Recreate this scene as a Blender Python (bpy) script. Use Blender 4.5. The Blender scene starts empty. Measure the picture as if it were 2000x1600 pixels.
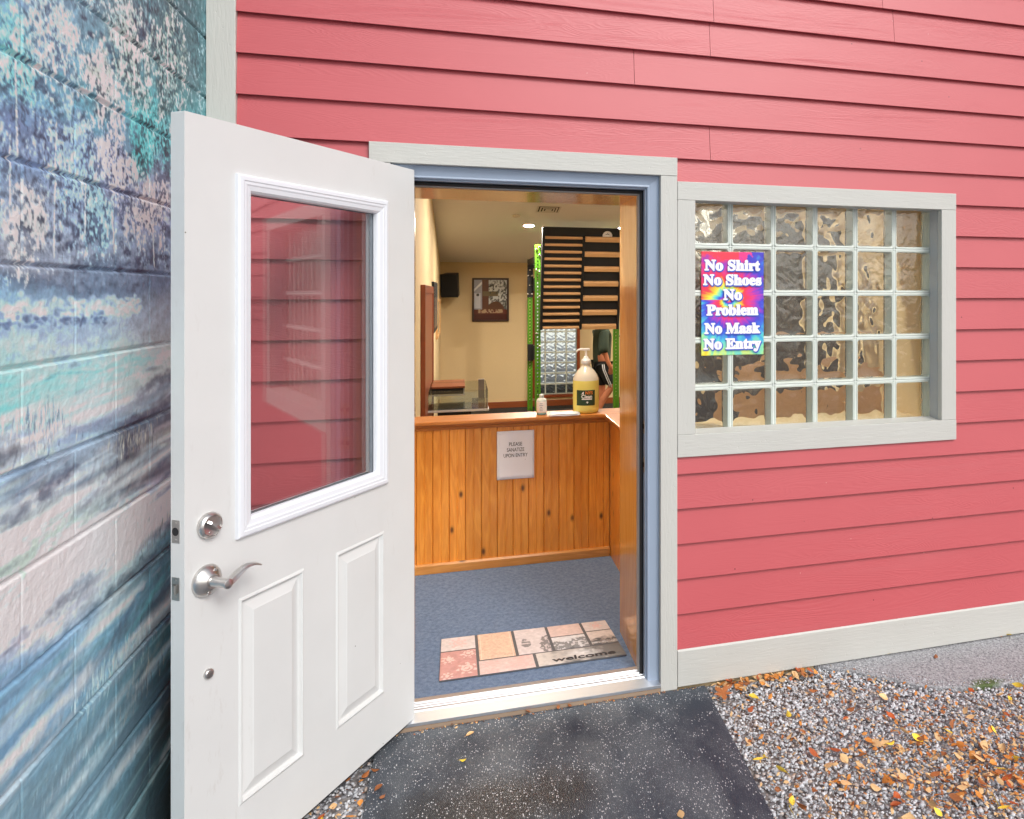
import bpy, bmesh, math, random
import numpy as np
from mathutils import Vector, Matrix
S = bpy.context.scene
COL = S.collection
R = math.radians
random.seed(7)
rng = np.random.default_rng(11)

# ------------------------------------------------------------------ camera, sky, sun, exposure
cd = bpy.data.cameras.new('camera')
cam = bpy.data.objects.new('camera', cd); COL.objects.link(cam)
cam.location = (0, -2.84, 1.6595); cam.rotation_euler = (R(90), 0, -R(16.096))
cd.sensor_width = 36; cd.sensor_fit = 'HORIZONTAL'; cd.lens = 36*1416.08/2000
cd.shift_x = -(1308.74-1000)/2000; cd.shift_y = -(800-573.43)/2000
cd.clip_start = .05; cd.clip_end = 500
S.camera = cam
SUN_EL, SUN_AZ = 42, 156          # degrees; azimuth measured from +y clockwise
w = bpy.data.worlds.new('World'); S.world = w; w.use_nodes = True
nt = w.node_tree; bg = nt.nodes['Background']
sky = nt.nodes.new('ShaderNodeTexSky'); sky.sky_type = 'NISHITA'; sky.sun_disc = False
sky.sun_elevation = R(SUN_EL); sky.sun_rotation = R(SUN_AZ); sky.dust_density = 3.0; sky.air_density = 1.0
hs = nt.nodes.new('ShaderNodeHueSaturation'); hs.inputs['Saturation'].default_value = .30
nt.links.new(sky.outputs[0], hs.inputs['Color']); nt.links.new(hs.outputs[0], bg.inputs[0])
bg.inputs[1].default_value = .15
sl = bpy.data.lights.new('sun', 'SUN'); sl.energy = 1.15; sl.angle = R(20); sl.color = (1, .975, .94)
sun = bpy.data.objects.new('sun', sl); COL.objects.link(sun)
az, el = R(SUN_AZ), R(SUN_EL)
sun_dir = Vector((math.sin(az)*math.cos(el), math.cos(az)*math.cos(el), math.sin(el)))
sun.rotation_euler = sun_dir.to_track_quat('Z', 'Y').to_euler(); sun.location = sun_dir*30
S.view_settings.view_transform = 'Standard'; S.view_settings.look = 'None'
S.view_settings.exposure = 0.20; S.view_settings.gamma = 1
S.render.engine = 'CYCLES'
cy = S.cycles
cy.max_bounces = 14; cy.transmission_bounces = 14; cy.glossy_bounces = 6; cy.diffuse_bounces = 5; cy.transparent_max_bounces = 16
cy.use_denoising = True; cy.sample_clamp_indirect = 6; cy.blur_glossy = .5

# ------------------------------------------------------------------ helpers
def lin(*c):
    c = [x/255 for x in c]
    return tuple(x/12.92 if x <= .04045 else ((x+.055)/1.055)**2.4 for x in c)

class MB:
    """collects shapes into one mesh"""
    def __init__(s): s.v, s.f, s.m, s.sm = [], [], [], []
    def add(s, vs, fs, m=0, sm=False):
        o = len(s.v); s.v += [tuple(p) for p in vs]
        for f in fs: s.f.append([i+o for i in f]); s.m.append(m); s.sm.append(sm)
        return s
    def box(s, x0, x1, y0, y1, z0, z1, m=0, T=None):
        vs = [Vector(p) for p in ((x0,y0,z0),(x1,y0,z0),(x1,y1,z0),(x0,y1,z0),(x0,y0,z1),(x1,y0,z1),(x1,y1,z1),(x0,y1,z1))]
        if T is not None: vs = [T @ p for p in vs]
        return s.add(vs, [(0,3,2,1),(4,5,6,7),(0,1,5,4),(1,2,6,5),(2,3,7,6),(3,0,4,7)], m)
    def prism(s, prof, a0, a1, axis='x', m=0, T=None):
        """prof: list of 2D points; extruded along axis"""
        n = len(prof); vs = []
        for a in (a0, a1):
            for p, q in prof:
                vs.append(Vector({'x': (a,p,q), 'y': (p,a,q), 'z': (p,q,a)}[axis]))
        if T is not None: vs = [T @ p for p in vs]
        fs = [(i, (i+1) % n, n+(i+1) % n, n+i) for i in range(n)] + [tuple(range(n))[::-1], tuple(range(n, 2*n))]
        return s.add(vs, fs, m)
    def tube(s, pts, rad, n=10, m=0, sm=True, flat=None):
        pts = [Vector(p) for p in pts]
        if not hasattr(rad, '__len__'): rad = [rad]*len(pts)
        vs = []; prev = None
        for i, p in enumerate(pts):
            d = (pts[min(i+1, len(pts)-1)]-pts[max(i-1, 0)]).normalized()
            a = d.cross(Vector((0,0,1)) if abs(d.z) < .95 else Vector((1,0,0))).normalized() if prev is None else (prev-d*prev.dot(d)).normalized()
            prev = a; b = d.cross(a)
            for k in range(n):
                t = 2*math.pi*k/n; ra = rad[i]
                rb = ra if flat is None else ra*flat[i]
                vs.append(p+a*math.cos(t)*ra+b*math.sin(t)*rb)
        fs = []
        for i in range(len(pts)-1):
            for k in range(n):
                fs.append((i*n+k, i*n+(k+1) % n, (i+1)*n+(k+1) % n, (i+1)*n+k))
        s.add(vs, fs, m, sm)
        L = (len(pts)-1)*n
        return s.add(vs, [tuple(range(n))[::-1], tuple(range(L, L+n))], m)
    def lathe(s, prof, n=32, m=0, T=None, sm=True, mats=None):
        """prof: (radius, height) up the local z axis"""
        vs = []
        for r_, h in prof:
            for k in range(n):
                t = 2*math.pi*k/n; p = Vector((r_*math.cos(t), r_*math.sin(t), h))
                vs.append(T @ p if T is not None else p)
        for i in range(len(prof)-1):
            s.add([], [], m)
        o = len(s.v); s.v += [tuple(p) for p in vs]
        for i in range(len(prof)-1):
            for k in range(n):
                s.f.append([o+i*n+k, o+i*n+(k+1) % n, o+(i+1)*n+(k+1) % n, o+(i+1)*n+k])
                s.m.append(mats[i] if mats else m); s.sm.append(sm)
        if prof[0][0] > 1e-6: s.f.append([o+k for k in range(n)][::-1]); s.m.append(mats[0] if mats else m); s.sm.append(False)
        L = o+(len(prof)-1)*n
        if prof[-1][0] > 1e-6: s.f.append([L+k for k in range(n)]); s.m.append(mats[-1] if mats else m); s.sm.append(False)
        return s
    def cyl(s, p0, p1, r0, r1=None, n=20, m=0):
        return s.tube([p0, p1], [r0, r0 if r1 is None else r1], n, m)
    def build(s, name, mats, parent=None, bevel=0, seg=2, T=None):
        me = bpy.data.meshes.new(name); me.from_pydata(s.v, [], s.f)
        for m in (mats if isinstance(mats, (list, tuple)) else [mats]): me.materials.append(m)
        me.polygons.foreach_set('material_index', s.m); me.polygons.foreach_set('use_smooth', s.sm)
        bm = bmesh.new(); bm.from_mesh(me); bmesh.ops.remove_doubles(bm, verts=bm.verts, dist=1e-6)
        bmesh.ops.recalc_face_normals(bm, faces=bm.faces); bm.to_mesh(me); bm.free(); me.update()
        return link(name, me, parent, bevel, seg)

def link(name, me, parent=None, bevel=0, seg=2):
    o = bpy.data.objects.new(name, me); COL.objects.link(o)
    if parent is not None:
        o.parent = parent
    if bevel:
        b = o.modifiers.new('bevel', 'BEVEL'); b.width = bevel; b.segments = seg; b.limit_method = 'ANGLE'; b.angle_limit = R(35)
        b.harden_normals = False
    return o

def tag(o, label=None, cat=None, group=None, kind=None):
    if label: o['label'] = label
    if cat: o['category'] = cat
    if group: o['group'] = group
    if kind: o['kind'] = kind
    return o

def thing(name, label, cat, loc=(0,0,0), rot=(0,0,0), group=None):
    o = bpy.data.objects.new(name, None); COL.objects.link(o); o.empty_display_size = .05
    o.location = loc; o.rotation_euler = rot
    return tag(o, label, cat, group)

def dup(o, parent=None):
    c = o.copy(); COL.objects.link(c)
    if parent is not None: c.parent = parent
    for ch in o.children: dup(ch, c)
    return c

def text_mesh(body, size, offset=0, extrude=0, align='CENTER', space=1.0, bevel=0, shear=0):
    c = bpy.data.curves.new('lettering', 'FONT'); c.body = body; c.size = size; c.offset = offset; c.extrude = extrude
    c.align_x = align; c.space_character = space; c.resolution_u = 5; c.bevel_depth = bevel; c.bevel_resolution = 1; c.shear = shear
    o = bpy.data.objects.new('lettering', c); COL.objects.link(o)
    bpy.context.view_layer.update()
    me = bpy.data.meshes.new_from_object(o.evaluated_get(bpy.context.evaluated_depsgraph_get()))
    bpy.data.objects.remove(o)
    co = np.zeros(len(me.vertices)*3); me.vertices.foreach_get('co', co)
    vs = co.reshape(-1, 3); fs = [tuple(p.vertices) for p in me.polygons]
    bpy.data.meshes.remove(me)
    return vs, fs

def serif(t):   # bold serif letters
    out = ''
    for ch in t:
        if 'A' <= ch <= 'Z': out += chr(0x1D400+ord(ch)-65)
        elif 'a' <= ch <= 'z': out += chr(0x1D41A+ord(ch)-97)
        else: out += ch
    return out

def grid_mesh(name, P, Cc=None, mats=None, parent=None, smooth=True):
    """P: (n,m,3) points, Cc: (n,m,3) linear colours -> one sheet"""
    n, m = P.shape[:2]
    idx = np.arange(n*m).reshape(n, m)
    q = np.stack([idx[:-1,:-1], idx[1:,:-1], idx[1:,1:], idx[:-1,1:]], -1).reshape(-1, 4)
    me = bpy.data.meshes.new(name)
    me.vertices.add(n*m); me.vertices.foreach_set('co', P.reshape(-1).astype(np.float32))
    me.loops.add(len(q)*4); me.loops.foreach_set('vertex_index', q.reshape(-1).astype(np.int32))
    me.polygons.add(len(q)); me.polygons.foreach_set('loop_start', np.arange(0, len(q)*4, 4, dtype=np.int32))
    me.update(calc_edges=True)
    me.polygons.foreach_set('use_smooth', np.full(len(q), smooth))
    if Cc is not None:
        a = me.color_attributes.new('paint', 'FLOAT_COLOR', 'POINT')
        cc = np.ones((n*m, 4), np.float32); cc[:, :3] = Cc.reshape(-1, 3); a.data.foreach_set('color', cc.reshape(-1))
    for mm in (mats or []): me.materials.append(mm)
    return link(name, me, parent)

# ------------------------------------------------------------------ materials
class NT:
    def __init__(s, name):
        s.mat = bpy.data.materials.new(name); s.mat.use_nodes = True
        s.t = s.mat.node_tree; s.b = s.t.nodes['Principled BSDF']; s.out = s.t.nodes['Material Output']
    def n(s, ty, **kw):
        nd = s.t.nodes.new('ShaderNode'+ty)
        for k, v in kw.items():
            if hasattr(nd, k): setattr(nd, k, v)
            else: nd.inputs[k.replace('_', ' ')].default_value = v
        return nd
    def l(s, a, b): s.t.links.new(a, b); return s
    def coord(s, scale=(1,1,1), loc=(0,0,0), rot=(0,0,0), src='Object'):
        tc = s.n('TexCoord'); mp = s.n('Mapping'); s.l(tc.outputs[src], mp.inputs[0])
        mp.inputs['Scale'].default_value = scale; mp.inputs['Location'].default_value = loc; mp.inputs['Rotation'].default_value = rot
        return mp.outputs[0]
    def noise(s, co, scale, detail=4, rough=.55, dist=0):
        nd = s.n('TexNoise'); nd.inputs['Scale'].default_value = scale; nd.inputs['Detail'].default_value = detail
        nd.inputs['Roughness'].default_value = rough; nd.inputs['Distortion'].default_value = dist
        s.l(co, nd.inputs['Vector']); return nd.outputs['Fac']
    def vor(s, co, scale, feature='F1'):
        nd = s.n('TexVoronoi'); nd.feature = feature; nd.inputs['Scale'].default_value = scale; s.l(co, nd.inputs['Vector']); return nd
    def ramp(s, fac, stops, interp='LINEAR'):
        nd = s.n('ValToRGB'); cr = nd.color_ramp; cr.interpolation = interp
        while len(cr.elements) < len(stops): cr.elements.new(.5)
        for e, (p, c) in zip(cr.elements, stops):
            e.position = p; e.color = (*c, 1) if hasattr(c, '__len__') else (c, c, c, 1)
        s.l(fac, nd.inputs[0]); return nd.outputs[0]
    def mix(s, fac, a, b, mode='MIX'):
        nd = s.n('Mix'); nd.data_type = 'RGBA'; nd.blend_type = mode
        for sock, val in ((nd.inputs['Factor'], fac), (nd.inputs[6], a), (nd.inputs[7], b)):
            if hasattr(val, 'node'): s.l(val, sock)
            elif hasattr(val, '__len__'): sock.default_value = (*val, 1)[:4]
            else: sock.default_value = val if sock.type == 'VALUE' else (val, val, val, 1)
        return nd.outputs[2]
    def math(s, op, a, b=0.0, clamp=False):
        nd = s.n('Math'); nd.operation = op; nd.use_clamp = clamp
        for i, val in ((0, a), (1, b)):
            if hasattr(val, 'node'): s.l(val, nd.inputs[i])
            else: nd.inputs[i].default_value = val
        return nd.outputs[0]
    def bump(s, h, strength=.5, dist=.002, prev=None):
        nd = s.n('Bump'); nd.inputs['Strength'].default_value = strength; nd.inputs['Distance'].default_value = dist
        s.l(h, nd.inputs['Height'])
        if prev is not None: s.l(prev, nd.inputs['Normal'])
        return nd.outputs[0]
    def fin(s, col=None, rough=None, normal=None, **kw):
        for sock, val in (('Base Color', col), ('Roughness', rough), ('Normal', normal)):
            if val is None: continue
            i = s.b.inputs[sock]
            if hasattr(val, 'node'): s.l(val, i)
            else: i.default_value = (*val, 1) if hasattr(val, '__len__') else val
        for k, v in kw.items(): s.b.inputs[k.replace('_', ' ')].default_value = v
        return s.mat

def plain(name, col, rough=.5, var=.06, scale=30, bstr=.12, bdist=.001, metallic=0.0, stretch=(1,1,1), **kw):
    m = NT(name); co = m.coord(stretch)
    f = m.noise(co, scale, 5)
    c = m.mix(f, tuple(x*(1-var*2) for x in col), tuple(min(1, x*(1+var*2)) for x in col))
    return m.fin(c, rough, m.bump(f, bstr, bdist), Metallic=metallic, **kw)

def wood(name, dark, light, axis='z', rough=.35, ring=14, knots=True, coat=0.0, fine=1.0, island=True):
    """varnished boards, grain along axis"""
    m = NT(name)
    st = {'x': (.09,1,1), 'y': (1,.09,1), 'z': (1,1,.09)}[axis]
    tc = m.n('TexCoord'); geo = m.n('NewGeometry')
    off = m.n('VectorMath'); off.operation = 'SCALE'; off.inputs[0].default_value = (3.1, 2.3, 5.7)
    if island: m.l(geo.outputs['Random Per Island'], off.inputs['Scale'])
    addv = m.n('VectorMath'); addv.operation = 'ADD'; m.l(tc.outputs['Object'], addv.inputs[0]); m.l(off.outputs[0], addv.inputs[1])
    mp = m.n('Mapping'); m.l(addv.outputs[0], mp.inputs[0]); mp.inputs['Scale'].default_value = st
    warp = m.noise(mp.outputs[0], 6, 2)
    g1 = m.noise(mp.outputs[0], ring*fine, 3, .5, 1.2)
    rings = m.math('SINE', m.math('MULTIPLY', g1, 55.0))
    rings = m.math('MULTIPLY_ADD', rings, .5, ); 
    fin_ = m.noise(mp.outputs[0], 160*fine, 3)
    f = m.math('ADD', m.math('MULTIPLY', rings, .20), m.math('MULTIPLY', fin_, .50))
    f = m.math('ADD', f, m.math('MULTIPLY', warp, .35))
    col = m.ramp(f, [(.1, dark), (.55, tuple((a+b)/2 for a, b in zip(dark, light))), (.85, light)])
    if island:
        hv = m.n('HueSaturation'); m.l(col, hv.inputs['Color'])
        v = m.math('MULTIPLY_ADD', geo.outputs['Random Per Island'], .30); v.node.inputs[2].default_value = .86
        m.l(v, hv.inputs['Value']); col = hv.outputs[0]
    if knots:
        kst = {'x': (.55,1,1), 'y': (1,.55,1), 'z': (1,1,.55)}[axis]
        mk = m.n('Mapping'); m.l(addv.outputs[0], mk.inputs[0]); mk.inputs['Scale'].default_value = kst
        vo = m.vor(mk.outputs[0], 8.5)
        nz = m.noise(mk.outputs[0], 30, 2)
        d = m.math('ADD', vo.outputs['Distance'], m.math('MULTIPLY', nz, .03))
        k = m.ramp(d, [(.055, 1), (.085, .8), (.115, .3), (.17, 0)])
        sep = m.n('SeparateColor'); m.l(vo.outputs['Color'], sep.inputs[0])
        k = m.math('MULTIPLY', k, m.math('GREATER_THAN', sep.outputs[0], .22))
        col = m.mix(k, col, tuple(x*.16 for x in dark))
    return m.fin(col, rough, m.bump(f, .08, .001), Coat_Weight=coat, Coat_Roughness=.12)

M = {}
def siding_mat():
    m = NT('red_clapboard_paint'); geo = m.n('NewGeometry'); tc = m.n('TexCoord')
    off = m.n('VectorMath'); off.operation = 'SCALE'; off.inputs[0].default_value = (7.3, 0, 3.9); m.l(geo.outputs['Random Per Island'], off.inputs['Scale'])
    ad = m.n('VectorMath'); ad.operation = 'ADD'; m.l(tc.outputs['Object'], ad.inputs[0]); m.l(off.outputs[0], ad.inputs[1])
    mp = m.n('Mapping'); mp.inputs['Scale'].default_value = (.12, 1, 1.0); m.l(ad.outputs[0], mp.inputs[0])
    g = m.noise(mp.outputs[0], 9, 2, .5, 1.0)
    rings = m.math('SINE', m.math('MULTIPLY', g, 120.0))
    rings = m.math('POWER', m.math('ABSOLUTE', rings), 3.0)
    mp2 = m.n('Mapping'); mp2.inputs['Scale'].default_value = (.10, 1, 1); m.l(ad.outputs[0], mp2.inputs[0])
    f2 = m.noise(mp2.outputs[0], 230, 3, .6)
    patch = m.noise(mp.outputs[0], 3.0, 2)
    amt = m.ramp(patch, [(.38, .12), (.62, 1.0)])
    h = m.math('ADD', m.math('MULTIPLY', m.math('MULTIPLY', rings, amt), .55), m.math('MULTIPLY', m.math('MULTIPLY', f2, amt), .9))
    c1 = m.mix(m.noise(ad.outputs[0], 2.2, 3), lin(188,77,84), lin(197,86,92))
    vo = m.vor(ad.outputs[0], 9.0); sep = m.n('SeparateColor'); m.l(vo.outputs['Color'], sep.inputs[0])
    sp = m.math('MULTIPLY', m.math('LESS_THAN', vo.outputs['Distance'], .028), m.math('GREATER_THAN', sep.outputs[1], .72))
    c1 = m.mix(sp, c1, lin(120,30,40))
    vo2 = m.vor(ad.outputs[0], 40.0); sep2 = m.n('SeparateColor'); m.l(vo2.outputs['Color'], sep2.inputs[0])
    chip = m.math('MULTIPLY', m.math('LESS_THAN', vo2.outputs['Distance'], .06), m.math('GREATER_THAN', sep2.outputs[2], .988))
    c1 = m.mix(chip, c1, lin(225,190,185))
    return m.fin(c1, .47, m.bump(h, .34, .0015), Specular_IOR_Level=.75)
M['siding'] = siding_mat()

def trim_mat(name, col, axis='x'):
    m = NT(name); st = {'x': (.12,1,1), 'z': (1,1,.12)}[axis]
    co = m.coord(st); co1 = m.coord()
    f = m.noise(co, 150, 3, .6); g = m.noise(co, 40, 3, .5, .8)
    pits = m.noise(co1, 90, 2); pits = m.ramp(pits, [(.66, 0), (.74, 1)])
    h = m.math('ADD', f, m.math('MULTIPLY', g, .6)); h = m.math('SUBTRACT', h, m.math('MULTIPLY', pits, .35))
    big = m.noise(co1, 5, 4)
    c = m.mix(big, tuple(x*.95 for x in col), tuple(x*1.04 for x in col))
    vo = m.vor(co1, 22.0); sep = m.n('SeparateColor'); m.l(vo.outputs['Color'], sep.inputs[0])
    sp = m.math('MULTIPLY', m.math('LESS_THAN', vo.outputs['Distance'], .05), m.math('GREATER_THAN', sep.outputs[1], .90))
    c = m.mix(sp, c, tuple(x*.55 for x in col))
    return m.fin(c, .5, m.bump(h, .7, .0016))
GREY = lin(197,196,190)
M['trim_h'] = trim_mat('grey_trim_paint_horizontal', GREY, 'x'); M['trim_v'] = trim_mat('grey_trim_paint_vertical', GREY, 'z')
M['blue_frame'] = plain('blue_grey_frame_paint', lin(154,168,188), .4, .02, 12, .05)
def door_paint():
    m = NT('white_door_paint'); co = m.coord(); f = m.noise(co, 7, 4); c = m.mix(f, lin(213,214,213), lin(221,222,221))
    vo = m.vor(co, 26.0); sep = m.n('SeparateColor'); m.l(vo.outputs['Color'], sep.inputs[0])
    sp = m.math('MULTIPLY', m.math('LESS_THAN', vo.outputs['Distance'], .05), m.math('GREATER_THAN', sep.outputs[1], .965))
    c = m.mix(sp, c, lin(120,112,104))
    sc = m.noise(m.coord((1,1,.25)), 40, 4, .7); g_ = m.noise(co, 2.3, 3)
    c = m.mix(m.math('MULTIPLY', m.ramp(sc, [(.60, 0), (.72, .35)]), m.ramp(g_, [(.5, 0), (.68, 1)])), c, lin(190,186,180))
    return m.fin(c, .34, m.bump(m.noise(co, 16, 3), .06, .0012))
M['door_white'] = door_paint()
M['lite_white'] = plain('white_plastic_moulding', lin(228,231,237), .28, .006, 8, .01)
M['rubber_black'] = plain('black_rubber', (.012,.012,.013), .55)
M['steel'] = plain('brushed_steel', (.62,.6,.58), .28, .05, 60, .05, .0004, 1.0, (1,1,.05))
M['steel_dark'] = plain('worn_steel_plate', (.42,.41,.39), .38, .12, 40, .1, .0006, 1.0)
M['alu'] = plain('aluminium', (.70,.735,.79), .34, .05, 30, .06, .0006, .85, (.05,1,1))
M['raw_wood'] = plain('raw_wood_sill', lin(158,136,116), .7, .12, 25, .3, .002, 0, (.15,1,1))
M['pine'] = wood('varnished_knotty_pine', lin(196,110,20), lin(242,170,72), 'z', .34, 7, True, .35)
M['pine_h'] = wood('varnished_pine_trim', lin(156,82,16), lin(216,144,66), 'x', .42, 7, False, .15)
M['pine_y'] = wood('varnished_pine_return', lin(160,86,18), lin(216,144,66), 'y', .45, 7, False, .1)
M['jamb_wood'] = wood('varnished_jamb_wood', lin(202,130,40), lin(236,176,88), 'z', .22, 5, False, .7, .7)
M['jamb_wood_h'] = wood('varnished_head_wood', lin(208,130,34), lin(240,176,80), 'x', .22, 5, False, .7, .7)
M['redwood'] = wood('red_brown_door_wood', lin(116,50,20), lin(150,72,34), 'z', .4, 6, False, .2)
M['redwood_h'] = wood('red_brown_base_wood', lin(126,62,30), lin(160,88,48), 'x', .4, 6, False, .2)
M['rung'] = wood('pale_rung_wood', lin(212,156,96), lin(238,196,146), 'x', .55, 8, False, 0)
M['ply'] = wood('climbing_plywood', lin(214,168,118), lin(236,196,148), 'x', .6, 4, True, 0, .6)
M['wall'] = plain('tan_wall_paint', lin(214,190,148), .75, .02, 40, .12, .001)
M['ceil'] = plain('beige_ceiling_paint', lin(236,230,222), .8, .02, 60, .12, .001)
M['black'] = plain('black_powder_coat', (.006,.006,.007), .5)
M['black_ply'] = plain('black_board_paint', (.008,.008,.009), .6)
M['green'] = plain('lime_green_powder_coat', lin(76,132,16), .5, .04, 20)
M['bolt'] = plain('bright_bolt', (.75,.74,.72), .25, .03, 30, .02, .0005, 1.0)
M['paper'] = plain('white_paper', lin(238,240,248), .7, .01, 20, .03)
M['ink'] = plain('dark_ink', lin(40,42,52), .7)
M['white_plastic'] = plain('white_plastic', lin(235,236,240), .35, .01)
M['skin'] = plain('skin', lin(190,118,84), .5, .04)
M['shirt'] = plain('dark_green_cloth', lin(58,72,60), .85, .08, 60, .3, .002)
M['shorts'] = plain('black_cloth', (.013,.013,.015), .85)
M['hair'] = plain('dark_hair', (.02,.014,.01), .7)
M['stripe'] = plain('white_stripe', lin(220,220,224), .7)

def glass(name, col=(.95,.99,.97), rough=0.0, ior=1.48):
    m = NT(name)
    f = m.noise(m.coord(), 14, 2)
    return m.fin(m.mix(f, tuple(x*.98 for x in col), col), rough, None, Transmission_Weight=1.0, IOR=ior)
M['glass'] = glass('glass_block_glass')
def pane_mat(name, ior=1.5, tint=(.93,.955,.95), gain=1.0, bsc=3, bst=.05, bd=.002):
    m = NT(name); lw = m.n('LayerWeight'); lw.inputs['Blend'].default_value = .5; f0 = ((ior-1)/(ior+1))**2; fr5 = m.math('MULTIPLY_ADD', m.math('POWER', lw.outputs['Facing'], 5.0), 1-f0); fr5.node.inputs[2].default_value = f0
    gl = m.n('BsdfGlossy'); gl.inputs['Roughness'].default_value = 0.0; gl.inputs['Color'].default_value = (1,1,1,1)
    tr = m.n('BsdfTransparent'); tr.inputs['Color'].default_value = (*tint, 1)
    f = m.noise(m.coord(), bsc, 2, .5, .6); m.l(m.bump(f, bst, bd), gl.inputs['Normal'])
    fac = m.math('MULTIPLY', fr5, gain, True)
    mx = m.n('MixShader'); m.l(fac, mx.inputs[0]); m.l(tr.outputs[0], mx.inputs[1]); m.l(gl.outputs[0], mx.inputs[2])
    m.l(mx.outputs[0], m.out.inputs[0]); m.t.nodes.remove(m.b); return m.mat
M['pane'] = pane_mat('door_glass', 1.6, gain=2.0)
M['block_face'] = pane_mat('glass_block_face', 1.6, (.96,.985,.965), 1.4, 15, .8, .006)
M['clear'] = pane_mat('clear_acrylic', 1.5, (.9,.93,.92))
M['mortar'] = plain('pale_mortar', lin(226,232,226), .6, .03, 60, .1)
M['block_edge'] = plain('pale_green_block_edge', lin(206,213,204), .25, .03, 20, .1, Coat_Weight=.6, Coat_Roughness=.08)
def emit(name, col, k):
    m = NT(name); e = m.n('Emission'); f = m.noise(m.coord(), 20, 1)
    m.l(m.mix(f, col, tuple(min(1, x*1.02) for x in col)), e.inputs[0]); e.inputs[1].default_value = k
    m.l(e.outputs[0], m.out.inputs[0]); m.t.nodes.remove(m.b); return m.mat
M['lamp'] = emit('ceiling_lamp_glow', (1,.90,.77), 1500)

def painted(name, rough=.6, bstr=.1, bscale=200, bdist=.001, spec=.5, dirt=None):
    m = NT(name); a = m.n('VertexColor'); a.layer_name = 'paint'
    co = m.coord(); f = m.noise(co, bscale, 4); g = m.noise(co, bscale*.3, 3)
    c = m.mix(m.math('MULTIPLY', f, .25), a.outputs[0], m.mix(1.0, a.outputs[0], (.55,.6,.68), 'MULTIPLY'))
    h = m.math('ADD', f, g)
    return m.fin(c, rough, m.bump(h, bstr, bdist), Specular_IOR_Level=spec)
M['mural'] = painted('mural_paint', .55, .55, 170, .0022)
M['poster'] = painted('poster_print', .45, .02, 60, .0005)
M['mat_print'] = painted('doormat_print', .6, .5, 300, .0015)
M['painted_reflection'] = painted('picture_reflection_paint', .25, .0, 30, .0005)

def carpet_mat(name, c0, c1):
    m = NT(name); co = m.coord(); f = m.noise(co, 420, 3, .7); g = m.noise(co, 60, 3); b = m.noise(co, 3, 3)
    x = m.math('ADD', m.math('MULTIPLY', f, .65), m.math('MULTIPLY', g, .35))
    c = m.ramp(x, [(.3, c0), (.7, c1)]); c = m.mix(m.math('MULTIPLY', b, .25), c, m.mix(1.0, c, (.8,.8,.82), 'MULTIPLY'))
    return m.fin(c, .95, m.bump(x, .9, .006), Specular_IOR_Level=.15)
M['carpet'] = carpet_mat('blue_carpet', lin(68,86,114), lin(136,156,186))
M['gym_floor'] = carpet_mat('dark_rubber_flooring', lin(44,44,44), lin(70,68,66))

# ------------------------------------------------------------------ ground, concrete
def ground_mat():
    m = NT('gravel_ground'); co = m.coord()
    vo = m.vor(co, 55.0); d = vo.outputs['Distance']
    c = m.ramp(vo.outputs['Color'], [(0, lin(120,120,126)), (.5, lin(160,160,166)), (1, lin(196,194,196))])
    c = m.mix(m.ramp(d, [(.35, 0), (.7, .8)]), c, lin(128,122,118))
    n = m.noise(co, 1.2, 4); c = m.mix(m.ramp(n, [(.50, 0), (.70, .45)]), c, lin(138,108,84))
    return m.fin(c, .9, m.bump(m.math('SUBTRACT', 1.0, d), .8, .01))
g = MB(); gx, gy = (-60, -.40, 4.36, 60), (-60, .30, 9.98, 60)      # one sheet, open where the building's sunken floor lies
g.add([(x, y, .035) for y in gy for x in gx], [(r*4+c, r*4+c+1, r*4+c+5, r*4+c+4) for r in range(3) for c in range(3) if (r, c) != (1, 1)])
tag(g.build('ground', ground_mat()), 'gravel ground in front of the building', None, None, 'structure')

YB_ = 9.9
def concrete_mat():
    m = NT('rough_concrete'); co = m.coord(); f = m.noise(co, 105, 6, .75); g_ = m.noise(co, 6, 5); sp = m.vor(co, 110.0)
    c = m.ramp(f, [(.34, lin(96,96,102)), (.5, lin(176,176,180)), (.68, lin(226,226,230))]); c = m.mix(m.math('MULTIPLY', g_, .5), c, lin(150,148,148))
    moss = m.noise(co, 13, 4, .7); mv = m.n('VectorMath'); mv.operation = 'DISTANCE'; m.l(m.coord((1,2.4,0)), mv.inputs[0]); mv.inputs[1].default_value = (2.08,-.34*2.4,0)
    mk = m.ramp(m.math('ADD', m.math('MULTIPLY', mv.outputs['Value'], 5.0), m.math('MULTIPLY', m.math('SUBTRACT', 1.0, moss), .8)), [(.55, .9), (.85, 0)])
    c = m.mix(mk, c, lin(84,104,40))
    return m.fin(c, .9, m.bump(m.math('ADD', f, m.math('MULTIPLY', sp.outputs['Distance'], .6)), .9, .006))
g = MB(); g.prism([(-4,YB_+.16),(9,YB_+.16),(9,YB_+14),(-4,YB_+14)], .02, .05, 'z')  # pale ground added out back to bounce light into the rear window
tag(g.build('rear_bounce_pavement', concrete_mat()), 'pale concrete yard added behind the building to brighten the rear window', None, None, 'structure')
edge = [(1.47,-.005),(1.517,-.045),(1.58,-.085),(1.652,-.14),(1.72,-.20),(1.794,-.265),(1.87,-.305),(1.958,-.335),(2.1,-.352),(2.241,-.361),(2.6,-.38),(3.2,-.40),(5,-.45),(5,.05),(1.44,.05)]
g = MB(); top = [(x, y+random.uniform(-.006,.006), .056+(.006 if i < 13 else .01)) for i, (x, y) in enumerate(edge)]
g.prism([(x, y) for x, y, z in top], .03, .060, 'z')
tag(g.build('concrete_pavement', concrete_mat(), None, .006), 'rough grey concrete apron beside the gravel under the wall', None, None, 'structure')

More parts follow.
